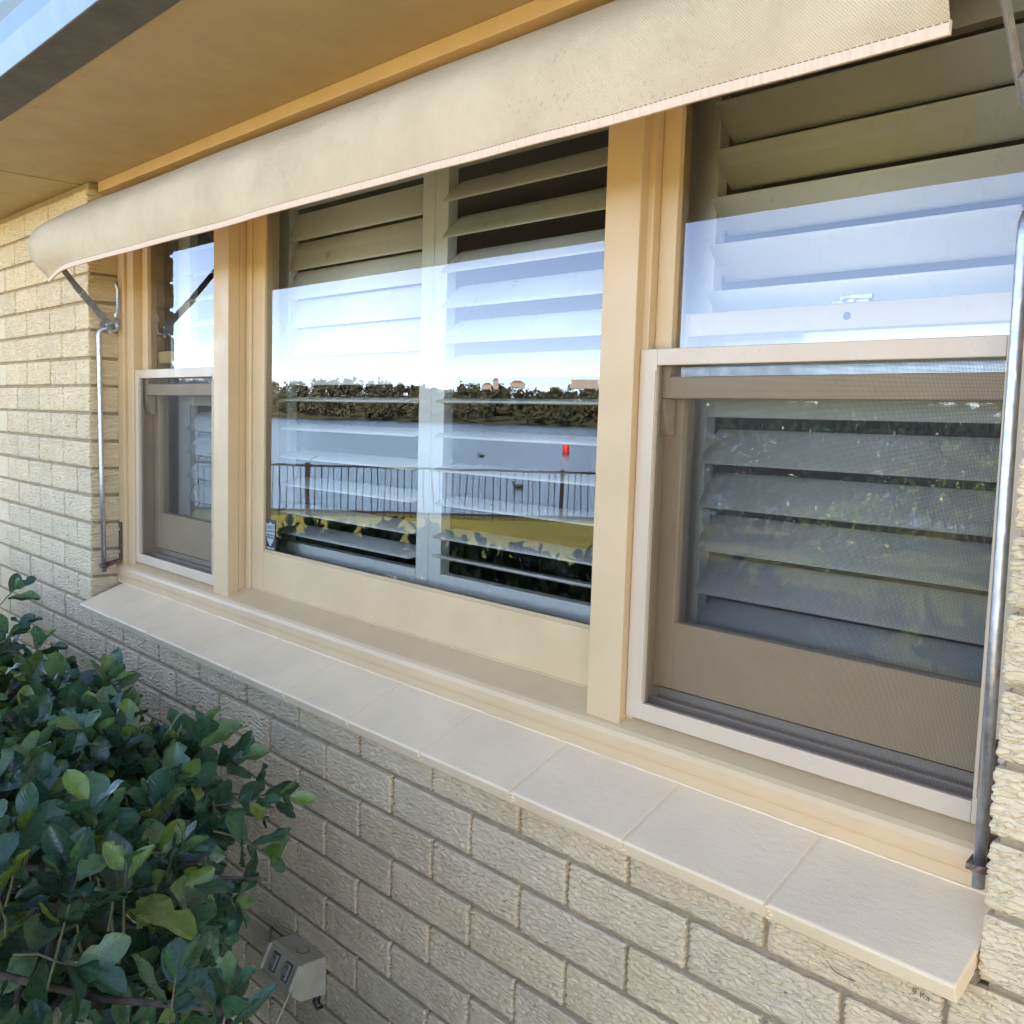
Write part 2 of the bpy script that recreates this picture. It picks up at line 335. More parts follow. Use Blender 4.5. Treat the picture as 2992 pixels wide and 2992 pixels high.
# ------------------------------------------------------------------ brick wall
X0, X1 = -0.054, 2.675          # window opening
MODX, MODZ, BH, JT = 0.24, 0.086, 0.0765, 0.0095
def brick_mesh(name, L, seed, end_l=0.02, end_r=0.02):
    """a rough-faced brick: origin at its lower front left corner, face at y=0 looking to -y"""
    rr = 0.003
    path = []
    def seg(pts): path.extend(pts)
    nl = 8 if end_l > 0.05 else 1; nr = 10 if end_r > 0.05 else 1; nf = max(10, int(L / 0.0038))
    for i in range(nl): path.append((0.0, end_l - (end_l - rr) * i / nl, -1, 0))
    path.append((0.0, rr, -1, -0.2)); path.append((rr * 0.3, rr * 0.3, -0.75, -0.75))
    for i in range(nf + 1): path.append((rr + (L - 2 * rr) * i / nf, 0.0, 0, -1))
    path.append((L - rr * 0.3, rr * 0.3, 0.75, -0.75)); path.append((L, rr, 1, -0.2))
    for i in range(1, nr + 1): path.append((L, rr + (end_r - rr) * i / nr, 1, 0))
    nv = 46; u = 0; us = []
    for i, q in enumerate(path):
        if i: u += math.hypot(q[0] - path[i - 1][0], q[1] - path[i - 1][1])
        us.append(u)
    def h(u_, z_):
        sd = seed * 13.7
        w1 = noise.noise((u_ * 34 + sd, z_ * 22, sd)); w2 = noise.noise((u_ * 95, z_ * 60 + sd, sd + 5))
        t_ = z_ * 92 + 1.35 * w1 + 0.75 * w2
        saw = t_ - math.floor(t_); dist_ = min(saw, 1 - saw)
        mask = min(1.0, max(0.0, 0.62 + 1.5 * noise.noise((u_ * 46 + 9, z_ * 50 + sd, sd))))
        crev = math.exp(-(dist_ / 0.115) ** 2) * mask
        return 0.0026 * (1 - saw) * mask - 0.0058 * crev + 0.0016 * noise.noise((u_ * 120, z_ * 200, sd)) + 0.0008
    vs = []; fs = []; n = len(path)
    for j in range(nv + 1):
        z_ = BH * j / nv; edge = min(1.0, min(j, nv - j) / 3.0)
        zz = z_ 
        for q, u_ in zip(path, us):
            d_ = h(u_, z_) * (0.35 + 0.65 * edge) - (1 - edge) * 0.0016
            wob = 0.0011 * noise.noise((u_ * 38, z_ * 10, seed)) if j in (0, nv) else 0
            vs.append((q[0] + q[2] * d_, q[1] + q[3] * d_, zz + wob))
    for j in range(nv):
        for i in range(n - 1):
            k = j * n + i; fs.append((k, k + 1, k + n + 1, k + n))
    m = MB(); m.add(vs, fs, 0, True)
    for j, flip in ((0, True), (nv, False)):        # top and bottom beds
        cs = []
        for q in path:
            cs.append((min(max(q[0], 0.019), L - 0.019), min(max(q[1], 0.019), max(end_l, end_r)), BH * j / nv))
        k0 = len(m.v); base = j * n; m.v += cs
        for i in range(n - 1):
            m.f.append([base + i, base + i + 1, k0 + i + 1, k0 + i]); m.mi.append(0); m.sm.append(False)
    return m.mesh(name, 'brick')
FULL = [brick_mesh('brick', 0.2305, i + 1) for i in range(6)]
HALF = [brick_mesh('brick', 0.1105, i + 21) for i in range(3)]
LONG = [brick_mesh('brick', 0.255, i + 41) for i in range(2)]
CORNF = [brick_mesh('brick', 0.2305, i + 31, 0.02, 0.098) for i in range(3)]
CORNH = [brick_mesh('brick', 0.1105, i + 36, 0.02, 0.098) for i in range(3)]
CORLF = [brick_mesh('brick', 0.2305, i + 51, 0.098, 0.02) for i in range(2)]
CORLH = [brick_mesh('brick', 0.1105, i + 56, 0.098, 0.02) for i in range(2)]
wall = thing('brick_wall', 'cream painted rough faced brick wall around the window', 'wall', (0, 0, GZ))
ZT = 1.392
mm = MB(); d = 0.0085
mm.box(-4.0, X0 - d, d, 0.30, GZ, ZT).box(X0 - d, X1 + d, d, 0.30, GZ, 0.082).box(X1 + d, 6.0, d, 0.30, GZ, ZT)
mo = mm.build('mortar', 'mortar', wall); mo.location = (0, 0, -GZ)
def put(me, x, z, L=None):
    o = link('brick', me, wall); o.location = (x + rnd.uniform(-0.0008, 0.0008), rnd.uniform(-0.0012, 0.0012), z - GZ + JT * 0.5 + rnd.uniform(-0.0008, 0.0008))
    o.rotation_euler = (0, rnd.uniform(-0.0025, 0.0025), rnd.uniform(-0.003, 0.003)); return o
far = MB()
nb = 0
for n_ in range(-10, 17):
    z = MODZ * n_
    if n_ == 16 : pass
    top = z + BH > ZT
    if top: continue
    if n_ >= 1:
        odd = n_ % 2
        x = X0
        if odd: x -= 0.1105; put(rnd.choice(CORNH), x, z); x -= JT
        else: x -= 0.2305; put(rnd.choice(CORNF), x, z); x -= JT
        while x - 0.2305 > -1.12: x -= 0.2305; put(rnd.choice(FULL), x, z); x -= JT
        while x - 0.2305 > -3.4: x -= 0.2305; far.box(x, x + 0.2305, 0, 0.02, z + JT / 2, z + JT / 2 + BH); x -= JT
        x = X1
        if odd: put(rnd.choice(CORLF), x, z); x += 0.24
        else: put(rnd.choice(CORLH), x, z); x += 0.12
        for i in range(1): put(rnd.choice(FULL), x, z); x += MODX
        while x < 4.6: far.box(x, x + 0.2305, 0, 0.02, z + JT / 2, z + JT / 2 + BH); x += MODX
    else:
        off = 0.0 if n_ % 2 == 0 else 0.12
        off += {-1: -0.006, -2: 0.004, -3: -0.004}.get(n_, 0)
        def px(k): return 0.24 * k + off - 0.053 * min(1, max(0, 1 - k / 4.0))
        for k in range(-14, 20):
            xa, xb = px(k) + JT / 2, px(k + 1) - JT / 2
            if n_ >= -9 and xb > -0.75 and xa < 2.9 and (n_ > -6 or xa > 0.2):
                me = rnd.choice(FULL) if xb - xa < 0.236 else rnd.choice(LONG)
                o = put(me, xa, z); o.scale.x = (xb - xa) / (0.2305 if xb - xa < 0.236 else 0.255)
            else: far.box(xa, xb, 0, 0.02, z + JT / 2, z + JT / 2 + BH)
fo = far.build('far_brickwork', 'brick', wall, 0.002, 1); fo.location = (0, 0, -GZ); fo['kind'] = 'stuff'

# sloping brick sill
sill = thing('brick_sill', 'sloping sill of eleven smooth cream painted tiles under the window', 'window sill', (0, 0, 0))
SL = (0.156 - 0.101) / 0.142
for k in range(11):
    xa = 0.24 * k + (0.0025 if k else -0.002) + 0.031 - 0.053 * max(0, 1 - k / 4.0) * 0.25
    xb = 0.24 * (k + 1) - 0.0025 + 0.031 - 0.053 * max(0, 1 - (k + 1) / 4.0) * 0.25
    if k == 10: xb = 2.671
    if k == 0: xa = -0.004
    dz = rnd.uniform(-0.0008, 0.0012)
    # the tile: lip at y=-.056, back at y=.086
    prof = [(-0.0475, 0.0775 + dz), (-0.0563, 0.0985 + dz), (-0.0545, 0.1020 + dz), (0.0, 0.1225 + dz), (0.045, 0.1400 + dz), (0.086, 0.1560 + dz), (0.086, 0.130 + dz), (-0.040, 0.0795 + dz)]
    t = MB()
    nx = 14
    t.prism(prof, xa, xb); t.build('sill_tile', 'tile', sill, 0.0036, 3)
MB().box(X0 + 0.002, X1 - 0.002, -0.004, 0.085, 0.0835, 0.1).build('sill_bed', 'mortar', sill)
MB().prism([(-0.0465, 0.0795), (-0.0545, 0.0980), (-0.0527, 0.1008), (0.084, 0.1537), (0.084, 0.131)], -0.003, 2.668).build('sill_joint', 'tile', sill)

for k in range(1, 11):
    xj = 0.24 * k + 0.031 - 0.053 * max(0, 1 - k / 4.0) * 0.25; lm = MB()
    for q in range(4):
        cx_, cy_, cz_ = xj + rnd.uniform(-.006, .006), -0.054 + q * .0016, 0.098 - q * 0.0055; r0 = rnd.uniform(.0016, .0034)
        lm.tube([(cx_ - r0, cy_, cz_), (cx_, cy_ - r0 * .5, cz_ + r0 * .3), (cx_ + r0, cy_, cz_ - r0 * .3)], [r0 * .4, r0, r0 * .4], 6)
    lm.build('mortar_lump', 'tile', sill)
# ------------------------------------------------------------------ window joinery
win = thing('timber_window', 'cream painted timber window with fixed middle pane and two sash sides', 'window', (0, 0, 0))
ns = [(0.0815, 0.1515), (0.0815, 0.1745), (0.0765, 0.1765), (0.0750, 0.183), (0.0752, 0.196), (0.0775, 0.2045), (0.083, 0.2105), (0.091, 0.2145), (0.20, 0.2585), (0.20, 0.1515)]
MB().prism(ns, X0 + 0.001, X1 - 0.001).build('sill_board', 'cream', win, 0.0012, 2)
def zs(y): return 0.2145 + (y - 0.091) * (0.044 / 0.109)
ZH = 1.335
MB().box(X0 + .001, X1 - .001, 0.09, 0.20, ZH, 1.392).build('head', 'cream', win, 0.0015)
def upright(name, x0, x1, y0, y1, mat='cream', par=win, bv=0.0018, zt=ZH - 0.001):
    z0 = min(zs(y0), zs(y1)) - 0.004
    return MB().box(x0, x1, y0, y1, z0, zt).build(name, mat, par, bv)
# jambs, stepped
upright('jamb', X0 + 0.001, -0.003, 0.088, 0.198); upright('jamb', -0.0025, 0.045, 0.098, 0.198)
upright('jamb', 2.6625, X1 - 0.001, 0.088, 0.198); upright('jamb', 2.6495, 2.662, 0.098, 0.198)
# posts
upright('post', 0.600, 0.683, 0.090, 0.122); upright('post', 0.606, 0.6815, 0.1225, 0.198)
upright('post', 1.982, 2.055, 0.090, 0.122); upright('post', 1.984, 2.0535, 0.1225, 0.198)
upright('jamb', 2.0545, 2.068, 0.108, 0.198, bv=0.001)

def pane(parent, x0, x1, z0, z1, y, name='glass'):
    m = MB(); m.add([(x0, y, z0), (x1, y, z0), (x1, y, z1), (x0, y, z1)], [(0, 1, 2, 3)], 0)
    m.add([(x0, y + .004, z0), (x1, y + .004, z0), (x1, y + .004, z1), (x0, y + .004, z1)], [(0, 3, 2, 1)], 1)
    me = bpy.data.meshes.new(name); me.from_pydata(m.v, [], m.f); me.materials.append(M['glass']); me.materials.append(M['glass_back'])
    me.polygons.foreach_set('material_index', m.mi); me.update()
    return link(name, me, parent)
def sash(name, x0, x1, z0, z1, y0, y1, sw, rt, rb, gy, par=win, mat='cream'):
    s_ = link(name, None, par)
    box('stile', (x0, x0 + sw, y0, y1, z0, z1), mat, s_, 0.0018); box('stile', (x1 - sw, x1, y0, y1, z0, z1), mat, s_, 0.0018)
    box('rail', (x0 + sw, x1 - sw, y0 + .0006, y1, z0, z0 + rb), mat, s_, 0.0018); box('rail', (x0 + sw, x1 - sw, y0 + .0006, y1, z1 - rt, z1), mat, s_, 0.0018)
    pane(s_, x0 + sw - .004, x1 - sw + .004, z0 + rb - .004, z1 - rt + .004, gy)
    return s_
# middle: bead and fixed sash
upright('bead', 0.6835, 0.708, 0.1400, 0.198, bv=0.004); upright('bead', 1.960, 1.9815, 0.1400, 0.198, bv=0.004)
fx = link('fixed_sash', None, win)
upright('stile', 0.7085, 0.768, 0.147, 0.19, par=fx); upright('stile', 1.935, 1.9595, 0.147, 0.19, par=fx)
box('rail', (0.7685, 1.9345, 0.1475, 0.19, 0.233, 0.342), 'cream', fx, 0.0018); box('rail', (0.7685, 1.9345, 0.1475, 0.19, 1.29, 1.334), 'cream', fx)
MB().prism([(0.150, 0.342), (0.1475, 0.3425), (0.1535, 0.348), (0.156, 0.348)], 0.7685, 1.9345).build('glazing_bead', 'cream', fx)
pane(fx, 0.765, 1.94, 0.339, 1.294, 0.1545)
# side windows: upper sash outside with horns, lower sash behind it raised a little
def horn(x0, x1, par):
    pr = [(0.124, 0.7485), (0.124, 0.735), (0.1265, 0.722), (0.133, 0.708), (0.136, 0.697), (0.142, 0.690), (0.153, 0.690), (0.153, 0.7485)]
    MB().prism(pr, x0, x1).build('horn', 'cream', par, 0.0012)
for (xa, xb, sw) in ((0.0455, 0.5995, 0.044), (2.0685, 2.649, 0.033)):
    u_ = sash('upper_sash', xa, xb, 0.749, ZH - .002, 0.124, 0.155, sw, 0.045, 0.034, 0.136)
    horn(xa + .001, xa + sw - .008, u_); horn(xb - sw + .008, xb - .001, u_)
    l_ = sash('lower_sash', xa, xb, 0.272, 0.884, 0.158, 0.190, sw + .004, 0.036, 0.112, 0.172)
    xm = (xa + xb) / 2 + 0.02
    MB().tube([(xm, 0.172, 0.884), (xm, 0.172, 0.8905)], 0.013, 12).box(xm - .028, xm + .028, 0.164, 0.18, 0.884, 0.8885).box(xm - .018, xm + .03, 0.168, 0.175, 0.889, 0.8965).build('sash_lock', 'galv', l_, 0.001)
    MB().tube([(xm, 0.1575, 0.866), (xm, 0.1605, 0.866)], 0.0055, 12).build('lock_hole', 'dark_gap', l_)
    for y in (0.128, 0.149, 0.176): MB().box(xa, xb, y, y + .007, zs(y) - .002, zs(y) + .016).build('track', 'alu', win, 0.0006)

def wavy(x0, x1, y, z, r_, seed):
    m = MB(); n_ = int((x1 - x0) / 0.012)
    pts = [(x0 + (x1 - x0) * i / n_, y + 0.0008 * noise.noise((i * .31, seed, 1)), z + 0.0016 * noise.noise((i * .17, seed, 4)) + 0.0006 * noise.noise((i * .9, seed, 2))) for i in range(n_ + 1)]
    rr = [r_ * (0.75 + 0.5 * abs(noise.noise((i * .4, seed, 9)))) for i in range(n_ + 1)]
    return m.tube(pts, rr, 6)
wavy(X0 + .004, X1 - .004, 0.0800, 0.1752, 0.0016, 1).build('caulk_bead', 'cream', win)
wavy(0.71, 1.9345, 0.1465, zs(0.1465) + .0005, 0.0024, 2).build('caulk_bead', 'cream', win)
wavy(X0 + .004, X1 - .004, 0.0812, 0.1545, 0.0022, 3).build('caulk_bead', 'tile', win)
# insect screens in front of the lower halves
def screen(xa, xb, label):
    t = thing('insect_screen', label, 'insect screen', (xa, 0.104, 0.226), 'insect screens of the side windows')
    w, h_ = xb - xa, 0.60; fw = 0.034; th = 0.014
    def prof_bar(name, x0, x1, z0, z1):
        return MB().box(x0, x1, 0, th, z0, z1).build(name, 'alu', t, 0.0014)
    prof_bar('frame_side', 0, fw, 0, h_); prof_bar('frame_side', w - fw, w, 0, h_)
    prof_bar('frame_rail', fw, w - fw, 0, fw - .006); prof_bar('frame_rail', fw, w - fw, h_ - fw + .008, h_)
    # raised spline lip inside the frame
    for dims in ((fw - .006, fw - .001, fw, h_ - fw), (w - fw + .001, w - fw + .006, fw, h_ - fw)):
        MB().box(dims[0], dims[1], -0.0022, 0.001, dims[2], dims[3]).build('spline_lip', 'alu', t, 0.0008)
    m = MB(); m.add([(fw - .002, .007, fw - .008), (w - fw + .002, .007, fw - .008), (w - fw + .002, .007, h_ - fw + .010), (fw - .002, .007, h_ - fw + .010)], [(0, 1, 2, 3)])
    m.build('mesh', 'mesh', t)
    return t
screen(0.038, 0.5985, 'narrow looking insect screen over the far left sash beside the brick reveal')
screen(2.0565, 2.6485, 'insect screen over the near right sash beside the galvanised pole')

# sticker on the middle pane
stk = thing('warning_sticker', 'small black and silver shield sticker in the corner of the middle pane', 'sticker', (0.7735, 0.1535, 0.3485))
box('backing', (0, 0.0475, 0.0, 0.0006, 0, 0.080), 'sticker_black', stk, 0)
sh = []
cx, w = 0.0235, 0.0215
top = [(-1, .071), (-.8, .069), (-.5, .0685), (-.2, .072), (0, .0755), (.2, .072), (.5, .0685), (.8, .069), (1, .071)]
sh = [(cx + a_ * w, z_) for a_, z_ in top] + [(cx + a_ * w, z_) for a_, z_ in ((1, .050), (.95, .038), (.75, .027), (.4, .018), (0, .010), (-.4, .018), (-.75, .027), (-.95, .038), (-1, .050))]
MB().prism(sh, -0.0012, -0.0004, 'y').build('shield', 'sticker_silver', stk)
def text(body, size, loc, mat, parent, align='CENTER', rot=(R(90), 0, 0), name='lettering', ext=0.0002):
    cu = bpy.data.curves.new(name, 'FONT'); cu.body = body; cu.size = size; cu.align_x = align; cu.extrude = ext; cu.resolution_u = 2
    tmp = bpy.data.objects.new('tmp', cu); COL.objects.link(tmp); dg = bpy.context.evaluated_depsgraph_get(); dg.update()
    me = bpy.data.meshes.new_from_object(tmp.evaluated_get(dg)); bpy.data.objects.remove(tmp)
    me.materials.clear(); me.materials.append(M[mat])
    o = link(name, me, parent); o.location = loc; o.rotation_euler = rot; return o
text('CREST', 0.0135, (cx, -0.0016, 0.0555), 'sticker_print', stk)
text('ALARM SYSTEMS', 0.0052, (cx, -0.0016, 0.0480), 'sticker_print', stk)
text('9982 2454', 0.0078, (cx, -0.0016, 0.0375), 'sticker_print', stk)
text('9438 3222', 0.0078, (cx, -0.0016, 0.0305), 'sticker_print', stk)
text('MOBILE ALERT', 0.0062, (cx, -0.0007, 0.0030), 'sticker_white', stk)

# ------------------------------------------------------------------ shutters inside
LW, LT = 0.0785, 0.0105
def louver_mesh(L):
    pr = []
    for k in range(13):
        t_ = math.pi * k / 12; pr.append((-math.cos(t_) * LW / 2, math.sin(t_) ** 0.8 * LT / 2))
    for k in range(1, 12):
        t_ = math.pi * k / 12; pr.append((math.cos(t_) * LW / 2, -math.sin(t_) ** 0.8 * LT / 2))
    return MB().prism(pr, 0, L, smooth=True).mesh('louver', 'white')
PY = 0.238
def shutter(xa, xb, stl, str_, louvers, rails, label, z0=0.27, z1=1.325):
    t = thing('plantation_shutter', label, 'shutter', (xa, PY, z0), 'plantation shutters behind the panes')
    w = xb - xa; D = 0.0135
    def bx(n, a0, a1, c0, c1): return MB().box(a0, a1, -D, D, c0 - z0, c1 - z0).build(n, 'white', t, 0.0018)
    bx('stile', 0, stl, z0, z1); bx('stile', w - str_, w, z0, z1)
    for (a0, a1) in rails: bx('rail', stl, w - str_, a0, a1)
    me = louver_mesh(w - stl - str_ - 0.002)
    for (z, tilt) in louvers:
        o = link('louver', me, t); o.location = (stl + .001, 0, z - z0); o.rotation_euler = (R(tilt + rnd.uniform(-1, 1)), 0, 0)
    # tilt rod is hidden at the back
    return t
# tilt > 0: outer edge low
upC = [0.818 + 0.0742 * k for k in range(6)]; loC = [0.745 - 0.0728 * k for k in range(5)]
shutter(0.700, 1.3685, 0.058, 0.044, [(z, 72) for z in upC] + [(z, (6, 10, 13, 13, 12)[i]) for i, z in enumerate(loC)] + [(0.398, 12)], [(0.27, 0.364), (1.24, 1.325)],
        'white shutter with closed upper louvers behind the left half of the middle pane')
shutter(1.3695, 1.985, 0.044, 0.044, [(z, 43) for z in upC] + [(z, (5, 8, 10, 10, 10)[i]) for i, z in enumerate(loC)] + [(0.400, -12)], [(0.27, 0.364), (1.24, 1.325)],
        'white shutter with half open upper louvers behind the right half of the middle pane')
loS = [0.674 - 0.0722 * k for k in range(5)]; upS = [0.898 + 0.0748 * k for k in range(5)]
shutter(2.045, 2.632, 0.058, 0.052, [(z, 47) for z in loS] + [(z, -42) for z in upS], [(0.27, 0.350), (0.722, 0.852), (1.245, 1.325)],
        'white shutter with steeply tilted louvers behind the right sash')
shutter(0.085, 0.640, 0.082, 0.05, [(z, 50) for z in loS] + [(z, 20) for z in upS], [(0.27, 0.350), (0.722, 0.852), (1.245, 1.325)],
        'white shutter half hidden behind the far left sash')

# room behind (dark)
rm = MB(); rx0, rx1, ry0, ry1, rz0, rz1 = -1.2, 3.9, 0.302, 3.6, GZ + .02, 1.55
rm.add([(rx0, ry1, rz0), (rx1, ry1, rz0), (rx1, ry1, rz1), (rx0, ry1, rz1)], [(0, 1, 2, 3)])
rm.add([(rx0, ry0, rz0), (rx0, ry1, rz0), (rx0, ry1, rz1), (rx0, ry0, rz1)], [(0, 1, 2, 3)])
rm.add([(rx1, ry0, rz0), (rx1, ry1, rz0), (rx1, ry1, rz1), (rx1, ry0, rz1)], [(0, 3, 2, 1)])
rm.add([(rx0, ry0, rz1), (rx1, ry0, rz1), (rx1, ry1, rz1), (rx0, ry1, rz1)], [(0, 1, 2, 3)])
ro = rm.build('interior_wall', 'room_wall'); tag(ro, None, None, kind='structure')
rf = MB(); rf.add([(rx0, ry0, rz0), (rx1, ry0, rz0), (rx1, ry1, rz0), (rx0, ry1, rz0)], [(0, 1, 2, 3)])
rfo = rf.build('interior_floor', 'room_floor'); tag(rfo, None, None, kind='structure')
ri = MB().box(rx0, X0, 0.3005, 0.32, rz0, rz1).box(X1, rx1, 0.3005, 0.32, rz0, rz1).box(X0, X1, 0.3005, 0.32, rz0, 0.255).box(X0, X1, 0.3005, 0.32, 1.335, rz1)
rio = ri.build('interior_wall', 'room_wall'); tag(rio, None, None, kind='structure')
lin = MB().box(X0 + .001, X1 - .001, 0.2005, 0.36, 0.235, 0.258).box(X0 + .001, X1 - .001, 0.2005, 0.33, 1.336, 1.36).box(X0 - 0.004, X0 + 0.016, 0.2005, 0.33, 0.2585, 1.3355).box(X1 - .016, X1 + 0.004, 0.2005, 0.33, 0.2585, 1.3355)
lin.build('reveal_lining', 'white', win)

# ------------------------------------------------------------------ eaves, gutter, roof
eave = thing('eave_soffit', 'flat painted eave soffit above the awning', 'eave', (0, 0, 1.394))
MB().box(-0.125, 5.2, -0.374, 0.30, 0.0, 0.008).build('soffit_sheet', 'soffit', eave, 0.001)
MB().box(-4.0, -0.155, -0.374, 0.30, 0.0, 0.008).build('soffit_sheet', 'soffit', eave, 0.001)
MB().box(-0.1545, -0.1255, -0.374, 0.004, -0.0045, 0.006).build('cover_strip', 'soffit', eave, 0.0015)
nm = MB().tube([(0, 0, 0.001), (0, 0, -0.0012)], 0.0024, 8).mesh('nail_head', 'soffit')
for i in range(13):
    for y in (-0.35, -0.17):
        o = link('nail_head', nm, eave); o.location = (-0.9 + i * 0.3 + rnd.uniform(-.02, .02), y + rnd.uniform(-.006, .006), 0)
# scribed batten, slightly wavy by hand
mb = MB(); n_ = 40; vs = []
for i in range(n_ + 1):
    x = -0.046 + (2.668 + 0.046) * i / n_; wv = 0.0016 * noise.noise((x * 3.1, 2, 7)); wz = 0.0012 * noise.noise((x * 5, 9, 1))
    vs += [(x, 0.030 + wv, -0.030 + wz), (x, 0.030 + wv, -0.0005), (x, 0.075, -0.0005), (x, 0.075, -0.033 + wz)]
fs = [(0, 1, 2, 3), tuple(4 * n_ + k for k in (3, 2, 1, 0))]
for i in range(n_):
    for k in range(4): fs.append((4 * i + k, 4 * i + 4 + k, 4 * i + 4 + (k + 1) % 4, 4 * i + (k + 1) % 4))
mb.add(vs, fs); mb.build('batten', 'cream', eave, 0.0015)
MB().box(X0, X1, 0.076, 0.30, -0.055, -0.001).build('packer', 'mortar', eave)
gut = thing('roof_gutter', 'pale blue roof gutter with a dirty dark underside', 'gutter', (0, 0, 1.39))
MB().box(-4.0, 5.2, -0.472, -0.3745, 0.0, 0.010).build('gutter_bottom', 'slate', gut, 0.002)
MB().prism([(-0.4725, 0.001), (-0.490, 0.045), (-0.4905, 0.085), (-0.505, 0.105), (-0.505, 0.120), (-0.497, 0.120), (-0.483, 0.085), (-0.482, 0.045), (-0.4725, 0.016)], -4.0, 5.2).build('gutter_front', 'gutter', gut, 0.001)
MB().box(-4.0, 5.2, -0.386, -0.3745, 0.0102, 0.14).build('fascia', 'cream', gut)
roof = thing('house_roof', 'tiled house roof rising behind the gutter', 'roof', (0, 0, 1.5))
MB().add([(-4.2, -0.47, 0.0), (5.4, -0.47, 0.0), (5.4, 4.2, 2.0), (-4.2, 4.2, 2.0), (-4.2, 8.8, 0.0), (5.4, 8.8, 0.0)], [(0, 1, 2, 3), (3, 2, 5, 4)]).build('roof_covering', 'roof', roof)
MB().add([(-4.0, 0.3, -2.4), (-4.0, 8.4, -2.4), (-4.0, 8.4, 0.1), (-4.0, 4.2, 1.9), (-4.0, 0.3, 0.1), (6.0 - .8, 0.3, -2.4), (5.2, 8.4, -2.4), (5.2, 8.4, 0.1), (5.2, 4.2, 1.9), (5.2, 0.3, 0.1)],
         [(0, 1, 2, 3, 4), (5, 9, 8, 7, 6), (1, 6, 7, 2)]).build('gable_wall', 'mortar', roof)

# ------------------------------------------------------------------ awning
aw = thing('window_awning', 'faded cream canvas awning with pink edge tape above the window', 'awning', (0, 0, 1.1))
prof = [(0.062, 1.346), (0.030, 1.338), (0.0, 1.325), (-0.04, 1.304), (-0.08, 1.280), (-0.112, 1.257), (-0.138, 1.233), (-0.153, 1.212), (-0.160, 1.188), (-0.1615, 1.168), (-0.160, 1.150), (-0.1575, 1.135), (-0.154, 1.121), (-0.150, 1.109), (-0.146, 1.098)]
def smooth_curve(pts, n):
    out = []
    for i in range(len(pts) - 1):
        p0 = Vector(pts[max(i - 1, 0)]); p1 = Vector(pts[i]); p2 = Vector(pts[i + 1]); p3 = Vector(pts[min(i + 2, len(pts) - 1)])
        for k in range(n):
            t = k / n; out.append(0.5 * ((2 * p1) + (p2 - p0) * t + (2 * p0 - 5 * p1 + 4 * p2 - p3) * t * t + (3 * p1 - p0 - 3 * p2 + p3) * t ** 3))
    out.append(Vector(pts[-1])); return out
pc = smooth_curve(prof, 2); xL, xR = 0.012, 2.632; nx = 70
vs, uvs = [], []; lens = [0]
for i in range(1, len(pc)): lens.append(lens[-1] + (pc[i] - pc[i - 1]).length)
def aw_pt(x, j):
    q = pc[j]; f = j / (len(pc) - 1); e = max(0, 1 - (x - xL) / 0.16)
    sag = 0.006 * noise.noise((x * 1.7, f * 1.2, 4)) * math.sin(math.pi * min(1, f * 1.15)) + 0.0025 * noise.noise((x * 6, f * 2.5, 8)) * f
    droop = -0.024 * e * e * max(0, f - 0.62) / 0.38
    rip = 0.0035 * math.sin(x * 5.2) * max(0, f - 0.5)
    e2 = max(0, 1 - (x - xL) / 0.5) ** 2; bulge = 0.026 * e2 * max(0, math.sin(math.pi * min(1, max(0, (f - 0.35) / 0.6)))) - 0.012 * e2 * max(0, f - 0.8) / 0.2
    return (x - 0.014 * e * max(0, 0.85 - abs(f - 0.62) * 2.2), q[0] + sag * -0.8 - rip - bulge, q[1] + sag * 0.5 + droop)
for i in range(nx + 1):
    x = xL + (xR - xL) * (i / nx)
    for j in range(len(pc)): vs.append(aw_pt(x, j)); uvs.append((x, lens[j]))
npc = len(pc); fs = [(i * npc + j, (i + 1) * npc + j, (i + 1) * npc + j + 1, i * npc + j + 1) for i in range(nx) for j in range(npc - 1)]
me = bpy.data.meshes.new('canvas'); me.from_pydata(vs, [], fs); me.materials.append(M['canvas'])
ul = me.uv_layers.new(name='UVMap')
for l_ in me.loops: ul.data[l_.index].uv = uvs[l_.vertex_index]
me.polygons.foreach_set('use_smooth', [True] * len(fs)); me.update()
cv = link('canvas', me, aw); cv.location = (0, 0, -1.1)
so = cv.modifiers.new('cloth', 'SOLIDIFY'); so.thickness = 0.0009; so.offset = 0
def aw_child(m, name, mat, bevel=0.0, par=aw):
    o = m.build(name, mat, par, bevel); o.location = (0, 0, -1.1) if par is aw else (0, 0, 0); return o
edge = [aw_pt(xL + (xR - xL) * i / 90, npc - 1) for i in range(91)]
tp = MB(); vs = []
for (x, y, z) in edge: vs += [(x, y - .0028, z + .0085), (x, y - .0036, z + .001), (x, y - .0024, z - .0058), (x, y + .0022, z - .0058), (x, y + .0028, z + .0085)]
fs = [(5 * i + k, 5 * i + 5 + k, 5 * i + 6 + k, 5 * i + 1 + k) for i in range(90) for k in range(4)] + [(0, 1, 2, 3, 4), tuple(450 + k for k in (4, 3, 2, 1, 0))]
tp.add(vs, fs); aw_child(tp, 'edge_tape', 'piping')
stt = MB()
for i in range(330):
    x = xL + (xR - xL) * (i + .2) / 330; x2 = x + 0.0055; f = (x - xL) / (xR - xL) * 90; k = min(89, int(f)); e0, e1 = Vector(edge[k]), Vector(edge[k + 1]); q = e0.lerp(e1, f - k)
    stt.box(q.x, q.x + .0055, q.y - .0036, q.y - .0030, q.z + .0056, q.z + .0066)
o = aw_child(stt, 'stitching', 'stitch'); o['kind'] = 'stuff'
aw_child(MB().tube([(xL + .004, 0.062, 1.328), (xR - .004, 0.062, 1.328)], 0.021, 18), 'roller', 'canvas')
aw_child(MB().tube([(xL - .012, -0.142, 1.192), (xR + .026, -0.142, 1.192)], 0.0105, 14), 'front_bar', 'galv')
